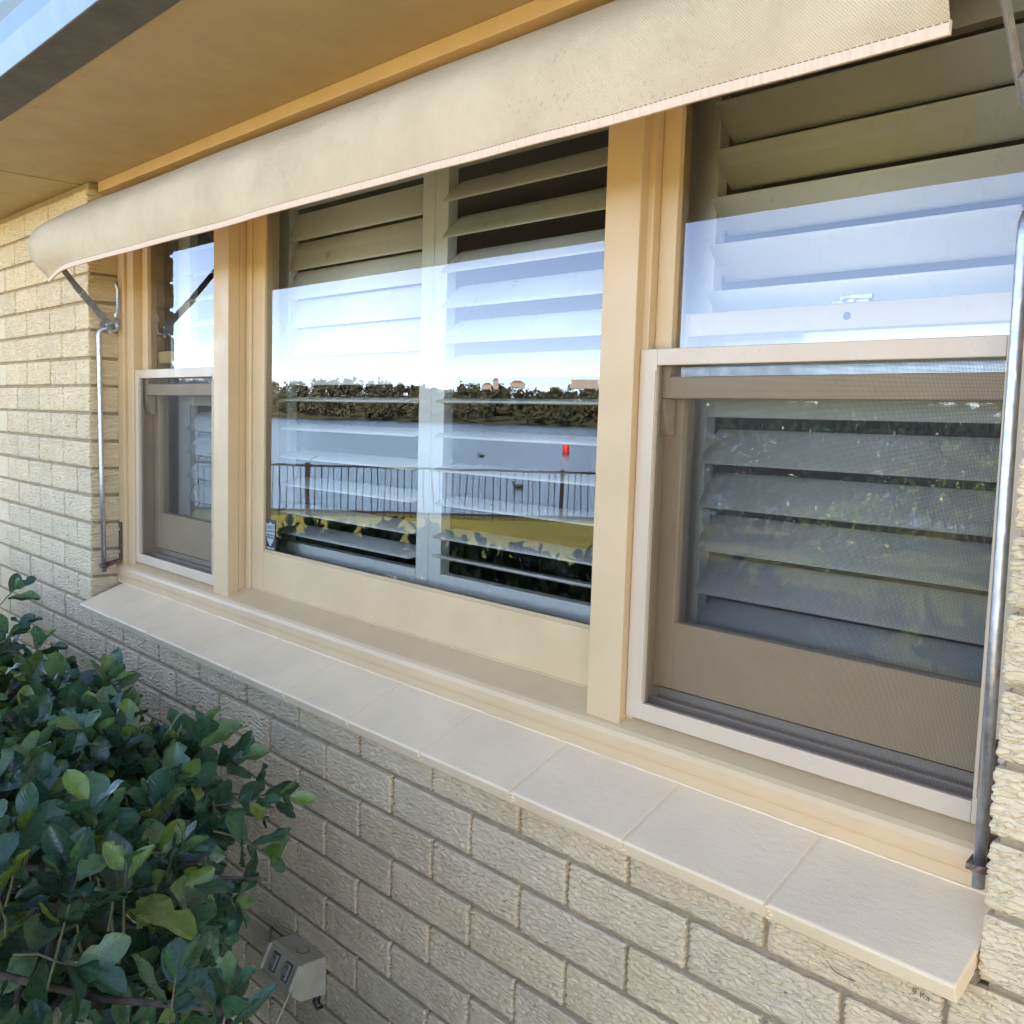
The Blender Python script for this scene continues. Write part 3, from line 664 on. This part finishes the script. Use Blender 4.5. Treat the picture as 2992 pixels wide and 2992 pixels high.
for sx, xa in ((-1, -0.022), (1, 2.662)):
    arm = MB()      # flat steel arm in two overlapping lengths
    def strap(p0, p1, wd, th, x): 
        p0, p1 = Vector(p0), Vector(p1); d_ = (p1 - p0).normalized(); nn = Vector((-d_.y, d_.x)) * wd / 2
        arm.prism([tuple(p0 - nn), tuple(p1 - nn), tuple(p1 + nn), tuple(p0 + nn)], x - th / 2, x + th / 2)
    strap((0.046, 0.966), (-0.052, 1.072), 0.021, 0.004, xa + .004); strap((-0.030, 1.048), (-0.148, 1.194), 0.018, 0.004, xa)
    aw_child(arm, 'arm', 'steel', 0.001)
    link_ = MB().prism([(0.062, 0.951), (0.076, 0.966), (0.030, 0.973), (0.020, 0.958)], xa - .006, xa - .003).prism([(0.036, 0.966), (0.048, 0.972), (0.058, 0.938), (0.044, 0.934)], xa + .007, xa + .010)
    aw_child(link_, 'pivot_plate', 'steel', 0.0008)
    for (y, z) in ((0.041, 0.964), (0.052, 0.968), (0.050, 0.941), (-0.036, 1.046), (-0.028, 1.055)):
        aw_child(MB().tube([(xa + .005, y, z), (xa + .0125, y, z)], 0.0042, 8), 'rivet', 'galv')
    # formed wire handle clip and slide rod
    pts = [(xa - .004, 0.030, 0.190), (xa - .006, 0.026, 0.5), (xa - .008, 0.022, 0.925), (xa - .008, 0.0235, 0.938), (xa - .007, 0.029, 0.947), (xa - .004, 0.038, 0.951), (xa, 0.052, 0.948), (xa, 0.064, 0.947), (xa, 0.072, 0.951), (xa, 0.075, 0.962), (xa, 0.0745, 0.985)]
    if sx > 0: pts = [(2.656, 0.030, 0.183), (2.654, 0.029, 0.5), (2.650, 0.030, 0.925), (2.650, 0.032, 0.94), (2.650, 0.038, 0.949), (2.650, 0.046, 0.953), (2.650, 0.056, 0.950), (2.650, 0.066, 0.95), (2.650, 0.073, 0.955), (2.650, 0.075, 0.966), (2.650, 0.0745, 0.985)]
    aw_child(MB().tube(pts, 0.0073, 12), 'slide_rod', 'galv')
    xq = pts[-1][0]
    aw_child(MB().tube([(xq, 0.0745, 0.980), (xq, 0.071, 0.995), (xq, 0.078, 1.008), (xq, 0.078, 1.075), (xq, 0.073, 1.083), (xq, 0.076, 1.10)], [0.0062, 0.007, 0.0055, 0.0055, 0.0052, 0.004], 10), 'rod_guide', 'galv')
    # rusty foot bracket
    b = MB(); bx = X0 + 0.020 if sx < 0 else X1 - 0.022
    b.box(bx - .010, bx + .010, 0.0825, 0.0872, 0.222, 0.345)
    b.prism([(0.0872, 0.222), (0.0872, 0.228), (0.022, 0.212), (0.020, 0.204), (0.030, 0.2005)], bx - .010, bx + .010)
    aw_child(b, 'foot_bracket', 'rust', 0.0015)
    aw_child(MB().tube([(pts[0][0], 0.030, 0.2035), (pts[0][0], 0.030, 0.2125)], 0.0125, 14), 'foot_collar', 'rust', 0.001)
    for z in (0.250, 0.322): aw_child(MB().tube([(bx, 0.0805, z), (bx, 0.083, z)], 0.0045, 8), 'screw', 'galv')

# ------------------------------------------------------------------ weatherproof power outlet low on the wall
po = thing('power_outlet', 'weatherproof grey double power outlet low on the brick wall', 'power outlet', (1.197, -0.001, -0.572))
PW, z0 = 0.132, 0.572
pf = [(0.0, -0.478 + z0), (-0.056, -0.475 + z0), (-0.062, -0.479 + z0), (-0.086, -0.528 + z0), (-0.087, -0.537 + z0), (-0.066, -0.558 + z0), (0.0, -0.566 + z0)]
MB().prism(pf, 0, PW).build('housing', 'outlet', po, 0.003, 3)
fd = Vector((0, -0.024, -0.049)).normalized(); fnm = Vector((0, -0.049, 0.024)).normalized()
base = Vector((0, -0.062, -0.479 + z0))
def onface(x, d_, n_): return Vector((x, 0, 0)) + base + fd * d_ + fnm * n_
def plate(name, x0, x1, d0, d1, n0, n1, mat, par, bev=0.001):
    m = MB(); vs = [onface(x, d_, n_) for x in (x0, x1) for d_ in (d0, d1) for n_ in (n0, n1)]
    m.add(vs, [(0, 1, 3, 2), (4, 6, 7, 5), (0, 4, 5, 1), (2, 3, 7, 6), (0, 2, 6, 4), (1, 5, 7, 3)]); return m.build(name, mat, par, bev)
plate('cover_lip', 0.004, PW - .004, -0.001, 0.052, -.001, 0.0035, 'outlet', po, 0.002)
plate('cover_edge', 0.000, 0.010, -0.002, 0.055, -.001, 0.009, 'outlet', po, 0.003); plate('cover_edge', PW - .010, PW, -0.002, 0.055, -.001, 0.009, 'outlet', po, 0.003)
for xx in (0.030, 0.082):
    wl = plate('switch_well', xx, xx + .026, 0.006, 0.047, 0.002, 0.0055, 'rocker_well', po, 0.0015)
    plate('rocker', xx + .004, xx + .022, 0.010, 0.043, 0.004, 0.010, 'rocker', wl, 0.002)
    for s_, dd in ((1, 0.018), (-1, 0.035)):
        m = MB()
        for e in (-1, 1):
            vs = [onface(xx + .013, dd - s_ * .004, 0.0104), onface(xx + .013, dd - s_ * .0015, 0.0104), onface(xx + .013 + e * .007, dd + s_ * .003, 0.0104), onface(xx + .013 + e * .007, dd + s_ * .0005, 0.0104)]
            m.add(vs, [(0, 1, 2, 3)])
        m.build('chevron', 'ink', wl)
MB().tube([(PW * 0.60, -0.028, -0.4768 + z0), (PW * 0.60, -0.028, -0.4752 + z0)], 0.0145, 24).build('knockout', 'ink', po)
MB().tube([(PW * 0.60, -0.028, -0.4760 + z0), (PW * 0.60, -0.028, -0.4746 + z0)], 0.0132, 24).build('knockout_disc', 'outlet', po)
wr = thing('cable_tail', 'short dark cable hanging under the power outlet', 'cable', (1.305, -0.02, -0.565))
MB().tube([(0, 0.01, 0.002), (0.004, 0.0, -0.02), (0.012, 0.004, -0.034), (0.016, 0.016, -0.03)], 0.004, 8).tube([(0.01, 0.012, 0.0), (0.012, 0.008, -0.015), (0.006, 0.012, -0.028)], 0.003, 8).build('cable', 'black', wr)
# pencil marks on the brick under the sill end
tx = text('9 Ka', 0.0115, (2.603, -0.0040, 0.0405), 'pencil', None, 'LEFT', name='pencil_mark', ext=0.0001); tag(tx, 'small handwritten pencil mark on the brick under the sill end', 'pencil mark')
hr = MB().tube([(2.497, -0.004, 0.0285), (2.503, -0.005, 0.0255), (2.510, -0.005, 0.0238), (2.520, -0.0048, 0.0232), (2.532, -0.004, 0.0225)], 0.0005, 6).build('dry_twig', 'black'); tag(hr, 'thin dark dry twig caught on the brick under the sill', 'twig')

# ------------------------------------------------------------------ shrub below the window
CAMP = Vector(cam.matrix_world.translation); CINV = cam.matrix_world.inverted()
def in_view(p):
    q = CINV @ Vector(p)
    return q.z < -0.1 and abs(q.x / q.z) < 0.545 and abs(q.y / q.z) < 0.545
def leaf_geo(seed):
    """an obovate leaf along +y, one unit long, folded at the midrib and curled"""
    r_ = random.Random(seed); nu, nl = 4, 7; fold = r_.uniform(0.08, 0.75); curl = r_.uniform(-1.15, 0.6); wd = r_.uniform(0.54, 0.72); tw = r_.uniform(-0.3, 0.3); notch = r_.random() < 0.4; side = r_.uniform(-.12, .12)
    vs, uv, fs = [], [], []
    for j in range(nl + 1):
        t = j / nl
        hw = wd * 0.5 * (math.sin(math.pi * min(1, t ** 1.18 * 0.93 + 0.03)) ** 0.75) if j else 0.02
        if j == nl: hw = 0.05
        for i in range(nu + 1):
            u = i / nu * 2 - 1
            if seed % 2 and j in (3 + seed % 3,) and abs(u) > .9 and u * (1 if seed % 4 == 1 else -1) > 0: u *= 0.62
            x = u * hw; z = abs(u) * hw * fold + 0.03 * math.sin(u * 5 + j * 1.7 + seed)
            y = t - (0.05 if notch and j == nl and abs(u) < .3 else 0)
            ang = curl * t * 0.9
            vs.append(Vector((x * math.cos(tw * t) + side * t * t, y * math.cos(ang * .5) - z * math.sin(ang), z * math.cos(ang) + y * math.sin(ang) * 0.55 + x * math.sin(tw * t)))); uv.append((i / nu, t))
    for j in range(nl):
        for i in range(nu): k = j * (nu + 1) + i; fs.append((k, k + 1, k + nu + 2, k + nu + 1))
    return vs, fs, uv
LEAF = [leaf_geo(i) for i in range(9)]
def uv_mesh(name, vs, fs, uv, mat, tint=None):
    me = bpy.data.meshes.new(name); me.from_pydata([tuple(v) for v in vs], [], fs); me.materials.append(M[mat])
    lay = me.uv_layers.new(name='UVMap'); idx = [0] * len(me.loops); me.loops.foreach_get('vertex_index', idx)
    fl = []
    for i in idx: fl += uv[i]
    lay.data.foreach_set('uv', fl); me.polygons.foreach_set('use_smooth', [True] * len(fs))
    if tint is not None:
        at = me.attributes.new('tint', 'FLOAT', 'POINT'); at.data.foreach_set('value', tint)
    me.update(); return me
LEAFME = [uv_mesh('leaf', *g_, 'leaf') for g_ in LEAF]
def frame(d_, up, roll):
    d_ = d_.normalized(); x = d_.cross(up)
    if x.length < 1e-3: x = d_.orthogonal()
    x.normalize(); z = x.cross(d_); m = Matrix((x, d_, z)).transposed(); return m @ Matrix.Rotation(roll, 3, 'Y')
leaves = []            # (location, rotation 3x3, size, shape, tint)
stems = MB(); lr = random.Random(11)
def sprig(p, d_, n, size, length, young=0.0):
    p = Vector(p); d_ = Vector(d_).normalized()
    side = d_.orthogonal().normalized()
    pts = [p - d_ * length * 0.9, p - d_ * length * 0.3 + side * lr.uniform(-.006, .006), p + d_ * length * 0.35, p + d_ * length]
    stems.tube(pts, [0.0024, 0.0020, 0.0015, 0.0008], 5, cap=False)
    a0 = lr.uniform(0, 6.28)
    for k in range(n):
        f = k / max(1, n - 1); q = p + d_ * length * (0.05 + 0.95 * f)
        az = a0 + k * 2.4; sp = R(lr.uniform(55, 80) * (1 - 0.45 * f))
        sd = (Matrix.Rotation(az, 3, d_) @ side)
        dd = d_ * math.cos(sp) + sd * math.sin(sp); dd.z += lr.uniform(-.1, .15)
        sz = size * lr.uniform(0.72, 1.15) * (1.0 - 0.35 * f)
        tint = lr.uniform(0.0, 0.75) if f < 0.6 else lr.uniform(0.3, 0.9)
        if lr.random() < young * (0.3 + f): tint = lr.uniform(0.88, 1.0)
        leaves.append((q + dd * 0.006, frame(dd, d_, lr.uniform(-.5, .5)), sz * 1.62, lr.randrange(9), tint))
def xmax(y): return min(1.95, 2.90 - 1.92 * (y + 1.12)) if y > -0.86 else min(2.45, 2.95 - 3.6 * (y + 1.12))
def ztop(x, y):
    t = min(1, max(0, (-0.45 - y) / 0.6)); z = 0.02 + 0.135 * t
    if y > -0.45: z -= 0.10 * ((y + 0.45) / 0.2) ** 2
    z -= 0.03 * min(1, max(0, (0.9 - x) / 0.4)); z += 0.05 * noise.noise((x * 3.0, y * 3.0, 5)) + 0.03 * noise.noise((x * 8, y * 8, 2))
    e = xmax(y) - x
    if e < 0.25: z -= 0.22 * (1 - e / 0.25) ** 2
    return z
def yface(x, z): return -0.275 + 0.05 * noise.noise((x * 4, z * 4, 9)) - 0.03
k = 0
while k < 440:                                  # crown
    y = lr.uniform(-1.3, -0.28); x = lr.uniform(-1.0, 2.45)
    if x > xmax(y) - 0.02: continue
    sprig((x, y, ztop(x, y) - lr.uniform(0.0, 0.07)), (lr.uniform(-.45, .45), lr.uniform(-.4, .55), 1), lr.randint(6, 9), lr.uniform(0.05, 0.066), lr.uniform(0.05, 0.10), 0.14); k += 1
k = 0
while k < 190:                                  # side towards the wall
    x = lr.uniform(-1.0, 1.5); z = lr.uniform(GZ + 0.15, 0.0); y = yface(x, z)
    if x > xmax(y) + 0.02: continue
    sprig((x, y - lr.uniform(0, .05), z), (lr.uniform(-.5, .6), 1, lr.uniform(0, .8)), lr.randint(6, 8), lr.uniform(0.048, 0.062), lr.uniform(0.05, 0.09), 0.05); k += 1
k = 0
while k < 170:                                  # end towards the camera
    y = lr.uniform(-1.0, -0.28); z = lr.uniform(GZ + 0.1, 0.02); x = xmax(y) - lr.uniform(0, .09) - max(0, z + 0.12) * 0.5
    sprig((x, y, z), (1, lr.uniform(0, .8), lr.uniform(0, .9)), lr.randint(6, 8), lr.uniform(0.046, 0.06), lr.uniform(0.04, 0.08), 0.07); k += 1
for p, d_, n, sz, L, yg in [((1.37, -0.21, -0.045), (.8, .35, .1), 8, .042, .09, .1), ((1.25, -0.24, -0.02), (.6, .4, .3), 8, .05, .08, .1), ((1.22, -0.25, 0.0), (.1, .2, 1), 7, .06, .06, .2), ((1.12, -.27, -.03), (.3, .2, .8), 7, .055, .06, .3),
                            ((1.50, -0.30, -0.07), (.8, .5, -.2), 7, .05, .06, 0), ((1.54, -0.37, -0.12), (.9, .3, -.2), 7, .05, .05, 0), ((1.42, -0.28, -0.03), (.8, .4, .2), 7, .046, .07, .1),
                            ((0.33, -0.37, 0.19), (.3, .5, .6), 5, .05, .06, .2), ((0.42, -0.38, 0.12), (.5, .4, .5), 5, .05, .06, 0), ((0.60, -0.38, 0.08), (.2, .3, 1), 6, .055, .06, .5), ((0.88, -.32, .05), (.3, .3, .9), 6, .055, .05, .6),
                            ((2.11, -0.64, 0.015), (.1, .15, 1), 7, .056, .05, .3), ((2.17, -0.61, 0.035), (.25, .3, 1), 6, .052, .05, .6), ((2.04, -0.67, 0.0), (-.1, .2, 1), 7, .056, .06, .2), ((2.10, -0.62, -0.06), (.5, .5, .6), 6, .046, .04, .1)]:
    sprig(p, d_, n, sz, L, yg)
for k in range(2600):                           # leaves deep inside
    y = lr.uniform(-1.3, -0.3); x = lr.uniform(-1.0, xmax(y) - 0.05); z = lr.uniform(GZ + 0.1, max(GZ + .2, ztop(x, y) - 0.06))
    dd = Vector((lr.uniform(-1, 1), lr.uniform(-1, 1), lr.uniform(-.5, .7)))
    if dd.length < 0.1: continue
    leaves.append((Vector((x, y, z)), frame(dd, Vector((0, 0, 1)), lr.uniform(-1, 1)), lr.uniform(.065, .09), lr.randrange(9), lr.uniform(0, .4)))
def near_outlet_gap(p):
    a0 = Vector((3.0647, -1.118, 0.708)); b0 = Vector((1.275, -0.05, -0.515)); d_ = b0 - a0; t_ = (p - a0).dot(d_) / d_.length_squared
    return 0.35 < t_ < 1.02 and (p - a0 - d_ * t_).length < 0.115 * t_
leaves = [(l_[0], l_[1], l_[2] * min(1.0, 0.30 + 0.37 * (l_[0] - CAMP).length), l_[3], l_[4]) for l_ in leaves if not near_outlet_gap(l_[0])]
shrub = thing('leafy_shrub', 'dark green broad leaved shrub growing against the wall below the window', 'shrub', (0.6, -0.7, GZ))
off = Vector((-0.6, 0.7, -GZ))
br = MB()
for k in range(16):
    x = lr.uniform(0.1, 1.6); y = lr.uniform(-0.95, -0.5); b0 = Vector((0.4 + x * 0.5, -0.75, GZ - 0.02)); e = Vector((x, y, ztop(x, y) - 0.05))
    mid = b0.lerp(e, 0.5) + Vector((lr.uniform(-.06, .06), lr.uniform(-.06, .06), -0.04))
    br.tube([b0, mid, e], [0.014, 0.009, 0.004], 7)
for p0, p1, p2 in [((0.95, -.55, -.05), (1.2, -.36, -.06), (1.46, -.22, -.06)), ((1.25, -.6, -.12), (1.5, -.42, -.1), (1.62, -.32, -.09)), ((1.3, -.7, .0), (1.45, -.62, .0), (1.6, -.55, -.02)), ((1.45, -.62, -.12), (1.62, -.53, -.03), (1.72, -.47, .03)), ((1.6, -.75, -.1), (1.85, -.68, -.05), (2.1, -.62, .03))]:
    br.tube([p0, p1, p2], [0.006, 0.005, 0.003], 7)
o = br.build('branch', 'bark', shrub); o.location = off
o = stems.build('twig', 'stem', shrub); o.location = off; o['kind'] = 'stuff'
vis = sorted([i for i, l_ in enumerate(leaves) if in_view(l_[0])], key=lambda i: (leaves[i][0] - CAMP).length / leaves[i][2])
# the leaves that show: nearest to the eye within each small cell of directions
cell = {}
for i in vis:
    q = CINV @ leaves[i][0]; kx = (int(q.x / -q.z * 60), int(q.y / -q.z * 60)); cell.setdefault(kx, []).append((q.length, i))
pick = []
for lst in cell.values():
    lst.sort(); pick += [(j, leaves[i][2] / d_, i) for j, (d_, i) in enumerate(lst[:3])]
pick = [i for j, s_, i in sorted(pick, key=lambda t: (t[0], -t[1]))[:300]]; ps = set(pick)
for i in pick:
    loc, m3, sz, sh_, ti = leaves[i]
    o = link('leaf', LEAFME[sh_], shrub); o.matrix_local = Matrix.Translation(loc + off) @ m3.to_4x4() @ Matrix.Scale(sz, 4)
vs, fs, uv, tn = [], [], [], []
for i, (loc, m3, sz, sh_, ti) in enumerate(leaves):
    if i in ps: continue
    g_ = LEAF[sh_]; k0 = len(vs)
    vs += [loc + off + (m3 @ v) * sz for v in g_[0]]; fs += [tuple(k0 + a_ for a_ in f) for f in g_[1]]; uv += g_[2]; tn += [ti] * len(g_[0])
fo = link('foliage', uv_mesh('foliage', vs, fs, uv, 'foliage', tn), shrub); fo['kind'] = 'stuff'

# ------------------------------------------------------------------ what the panes mirror: lawn edge, fence, lake, far shore
a = NT('fence_timber'); M['fence'] = a.set(a.ramp(a.noise(a.pos((1, 1, 0.2)), 30, 4), [(0.3, (0.004, 0.0035, 0.003)), (0.7, (0.011, 0.009, 0.008))]), 0.8)
fr = random.Random(3)
fen = thing('picket_fence', 'thin dark picket fence along the lake edge of the lawn', 'fence', st(18.7, 0, -1.46))
fang = math.atan2(TY, TX); fen.rotation_euler = (0, 0, fang)
ph = MB().box(-0.0095, 0.0095, -0.009, 0.009, 0.0, 1.06).mesh('picket', 'fence')
for k in range(-36, 101):
    o = link('picket', ph, fen); o.location = (k * 0.146 + fr.uniform(-.02, .02), fr.uniform(-.004, .004), 0); o.rotation_euler = (0, fr.uniform(-.016, .016), 0)
pm = MB().box(-0.04, 0.04, -0.04, 0.04, -0.05, 1.14).mesh('fence_post', 'fence')
for k in range(0, 4):
    o = link('fence_post', pm, fen); o.location = (-1.9 + k * 5.4, 0.02, 0)
MB().box(-5.3, 14.7, -0.03, 0.03, 1.055, 1.10).build('fence_rail', 'fence', fen); MB().box(-5.3, 14.7, -0.02, 0.02, 0.10, 0.14).build('fence_rail', 'fence', fen)
def dirpt(az, dist, z): return (1.85 - math.sin(R(az)) * dist, 0.155 - math.cos(R(az)) * dist, z)
by = thing('channel_buoy', 'red drum shaped buoy floating on the lake', 'buoy', dirpt(43.6, 95.5, -2.5))
MB().tube([(0, 0, -.2), (0, 0, .05), (0, 0, .84), (0, 0, .9)], [0.36, 0.37, 0.32, 0.29], 20).build('drum', 'buoy_red', by)
MB().tube([(0, 0, -.1), (0, 0, .1)], 0.40, 20).build('collar', 'black', by)
def duck(az, dist, lab, s_=1.0):
    d_ = thing('water_bird', lab, 'bird', dirpt(az, dist, -2.5))
    m = MB().tube([(-.26, 0, .06), (-.2, 0, .07), (-.05, 0, .08), (.12, 0, .07), (.2, 0, .08), (.235, 0, .2), (.25, 0, .27), (.29, 0, .285), (.36, 0, .27)], [.01, .05, .1, .09, .05, .035, .045, .035, .008], 8)
    m.build('body', 'black', d_); d_.scale = (s_,) * 3; d_.rotation_euler = (0, 0, R(140))
duck(46.5, 44, 'dark water bird swimming beyond the fence'); duck(48.7, 80, 'dark water bird far out on the lake', 1.2)

# forest on the far shore
import itertools
tb = bmesh.new(); bmesh.ops.create_icosphere(tb, subdivisions=2, radius=1); tb.verts.ensure_lookup_table()
IV = [v.co.copy() for v in tb.verts]; IF = [tuple(v.index for v in f.verts) for f in tb.faces]; tb.free()
a = NT('far_forest'); at = a.n('Attribute', attribute_name='tint')
c = a.ramp(at.outputs['Fac'], [(0, (0.045, 0.055, 0.035)), (0.5, (0.07, 0.08, 0.05)), (1, (0.11, 0.11, 0.07))])  # tints lightened and greyed, so the shore haze sits in the colour
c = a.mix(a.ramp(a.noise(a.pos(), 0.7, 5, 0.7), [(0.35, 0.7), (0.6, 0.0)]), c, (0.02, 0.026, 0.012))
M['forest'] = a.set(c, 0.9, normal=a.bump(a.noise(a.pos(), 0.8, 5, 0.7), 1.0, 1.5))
fo_r = random.Random(5); vs, fs, tn = [], [], []
for k in range(2100):
    s_ = 604 + 140 * fo_r.random() ** 0.8; t_ = fo_r.uniform(-620, 620)
    x, y, _ = st(s_, t_); ground = gz(s_)
    h_ = fo_r.uniform(7, 12.5) * (1.0 + 0.25 * noise.noise((t_ * 0.015, 3, 3))); w = fo_r.uniform(3, 6.5); ti = fo_r.random()
    lobes = [(0, 0, 0.60, 0.36)] + [(fo_r.uniform(-.6, .6), fo_r.uniform(-.6, .6), fo_r.uniform(0.4, 0.92), fo_r.uniform(.13, .24)) for q in range(4)]
    for q in range(74):
        lx, ly, lz, lrad = lobes[0] if q < 26 else fo_r.choice(lobes)
        d_ = Vector((fo_r.gauss(0, 1), fo_r.gauss(0, 1), fo_r.gauss(0, 1))).normalized() * (fo_r.uniform(0.4, 1.1))
        c_ = Vector((x + (lx + d_.x * (lrad + .3)) * w, y + (ly + d_.y * (lrad + .3)) * w, ground + h_ * (lz + d_.z * lrad)))
        n1 = (d_ + Vector((fo_r.uniform(-.6, .6), fo_r.uniform(-.6, .6), fo_r.uniform(-.4, .8)))).normalized(); a1 = n1.orthogonal().normalized(); b1 = n1.cross(a1); sz = fo_r.uniform(0.6, 1.5)
        k0 = len(vs); vs += [c_ + a1 * sz, c_ + b1 * sz * .8, c_ - a1 * sz * .9, c_ - b1 * sz * .7]; fs.append((k0, k0 + 1, k0 + 2, k0 + 3)); tn += [ti] * 4
    for q in range(3):          # trunk
        k0 = len(vs); r0 = 0.25; vs += [(x - r0, y + q * .1, ground - 1), (x + r0, y - q * .1, ground - 1), (x + r0 * .6, y, ground + h_ * .6), (x - r0 * .6, y, ground + h_ * .6)]; fs.append((k0, k0 + 1, k0 + 2, k0 + 3)); tn += [0.0] * 4
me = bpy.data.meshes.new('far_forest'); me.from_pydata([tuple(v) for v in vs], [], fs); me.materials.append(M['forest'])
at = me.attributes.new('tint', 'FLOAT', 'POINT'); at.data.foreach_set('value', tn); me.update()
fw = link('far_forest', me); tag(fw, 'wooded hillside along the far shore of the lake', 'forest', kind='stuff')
flat('far_wall', (0.30, 0.285, 0.27), 0.7); flat('far_pane', (0.03, 0.035, 0.04), 0.2); flat('far_roof', (0.20, 0.12, 0.09), 0.8)
def far_house(az, dist, zb, wdt, storeys, lab, roof_=True):
    t = thing('hillside_building', lab, 'building', dirpt(az, dist, zb), 'buildings on the far shore'); t.rotation_euler = (0, 0, R(180 - az) + math.pi)
    for s_ in range(storeys):
        ins = 1.2 * s_
        MB().box(-wdt / 2 + ins, wdt / 2 - ins * .5, ins, 9, s_ * 2.9, s_ * 2.9 + 2.6).build('wall', 'far_wall', t); MB().box(-wdt / 2 + ins - .5, wdt / 2 - ins * .5 + .5, ins - .6, 9, s_ * 2.9 + 2.6, s_ * 2.9 + 2.9).build('balcony_slab', 'far_wall', t)
        nw = max(2, int((wdt - 1.5 * ins) / 3))
        for q in range(nw):
            xc = -wdt / 2 + ins + (q + .5) * (wdt - 1.5 * ins) / nw; MB().box(xc - 1.0, xc + 1.0, ins - .05, ins + .02, s_ * 2.9 + .5, s_ * 2.9 + 2.2).build('window', 'far_pane', t)
    zt = storeys * 2.9
    if roof_: MB().add([(-wdt / 2, 0, zt), (wdt / 2, 0, zt), (wdt / 2, 9, zt), (-wdt / 2, 9, zt), (-wdt / 4, 4.5, zt + 1.8), (wdt / 4, 4.5, zt + 1.8)], [(0, 1, 5, 4), (1, 2, 5), (2, 3, 4, 5), (3, 0, 4), (0, 3, 2, 1)]).build('roof', 'far_roof', t)
far_house(42.7, 640, 21.5, 19, 2, 'wide tiered house at the right end of the wooded far shore', False)
far_house(46.6, 655, 21.5, 9, 1, 'single storey house among trees in the middle of the far ridge')
far_house(48.4, 650, 20.0, 6, 1, 'small pale house left of the other far shore houses')
far_house(47.9, 655, 20.0, 4, 2, 'narrow two storey house beside the small pale far house')

# sunlit garden shrubs on the lawn
gl = random.Random(21)
def garden_shrub(x, y, zb, rx, h_, lab, tlo, thi, n, ls=1.0):
    t = thing('garden_shrub', lab, 'shrub', (x, y, zb), 'sunlit shrubs on the lawn'); vs, fs, uv, tn = [], [], [], []
    tw = MB()
    for q in range(9):
        e = Vector((gl.uniform(-.7, .7) * rx, gl.uniform(-.7, .7) * rx, h_ * gl.uniform(.5, .85))); tw.tube([(0, 0, -.05), tuple(e * 0.5 + Vector((0, 0, -.05))), tuple(e)], [.025, .015, .006], 6)
    tw.build('stem', 'bark', t)
    lob = [(gl.uniform(-.55, .55) * rx, gl.uniform(-.55, .55) * rx, h_ * gl.uniform(.35, .75), gl.uniform(.35, .55) * rx) for q in range(7)]
    for q in range(n):
        L_ = gl.choice(lob); dv = Vector((gl.gauss(0, 1), gl.gauss(0, 1), gl.gauss(0, 1))).normalized() * gl.uniform(.7, 1.05) ** .5
        p_ = Vector((L_[0] + dv.x * L_[3], L_[1] + dv.y * L_[3], max(.05, L_[2] + dv.z * L_[3] * .85))); dd = (dv + Vector((gl.uniform(-.8, .8), gl.uniform(-.8, .8), gl.uniform(-.3, .9)))); g_ = LEAF[gl.randrange(9)]
        m3 = frame(dd, Vector((0, 0, 1)), gl.uniform(-1, 1)); k0 = len(vs); sz = gl.uniform(.06, .11) * ls
        vs += [p_ + (m3 @ v) * sz for v in g_[0]]; fs += [tuple(k0 + a_ for a_ in f) for f in g_[1]]; uv += g_[2]; ti = gl.uniform(tlo, thi); tn += [ti] * len(g_[0])
    o = link('crown', uv_mesh('crown', vs, fs, uv, 'foliage', tn), t); o['kind'] = 'stuff'
garden_shrub(-1.2, -10.2, -1.12, 1.15, 1.75, 'tall rounded yellow green shrub on the sunlit lawn', .78, 1.0, 1300)
garden_shrub(-2.9, -9.9, -1.12, 0.9, 1.05, 'low spreading yellow green shrub left of the tall one on the lawn', .8, 1.0, 900)
garden_shrub(0.3, -10.6, -1.12, 0.9, 1.5, 'darker green shrub right of the tall one on the lawn', .6, .95, 800)
for az_, ds, rx_, hh, lb in ((34.5, 15.5, 1.25, 2.1, 'dark green tall shrub at the end of the picket fence'), (30.5, 14.5, 1.5, 2.35, 'tallest dark green shrub behind the yellow green garden shrubs'), (25.5, 15.0, 1.6, 2.2, 'broad dark green shrub behind the tall yellow green one'), (20.0, 15.5, 1.6, 2.3, 'dark green shrub at the far right of the lawn')):
    garden_shrub(2.35 - math.sin(R(az_)) * ds, 0.17 - math.cos(R(az_)) * ds, -1.3, rx_, hh, lb, 0.0, 0.45, 1500, 1.7)
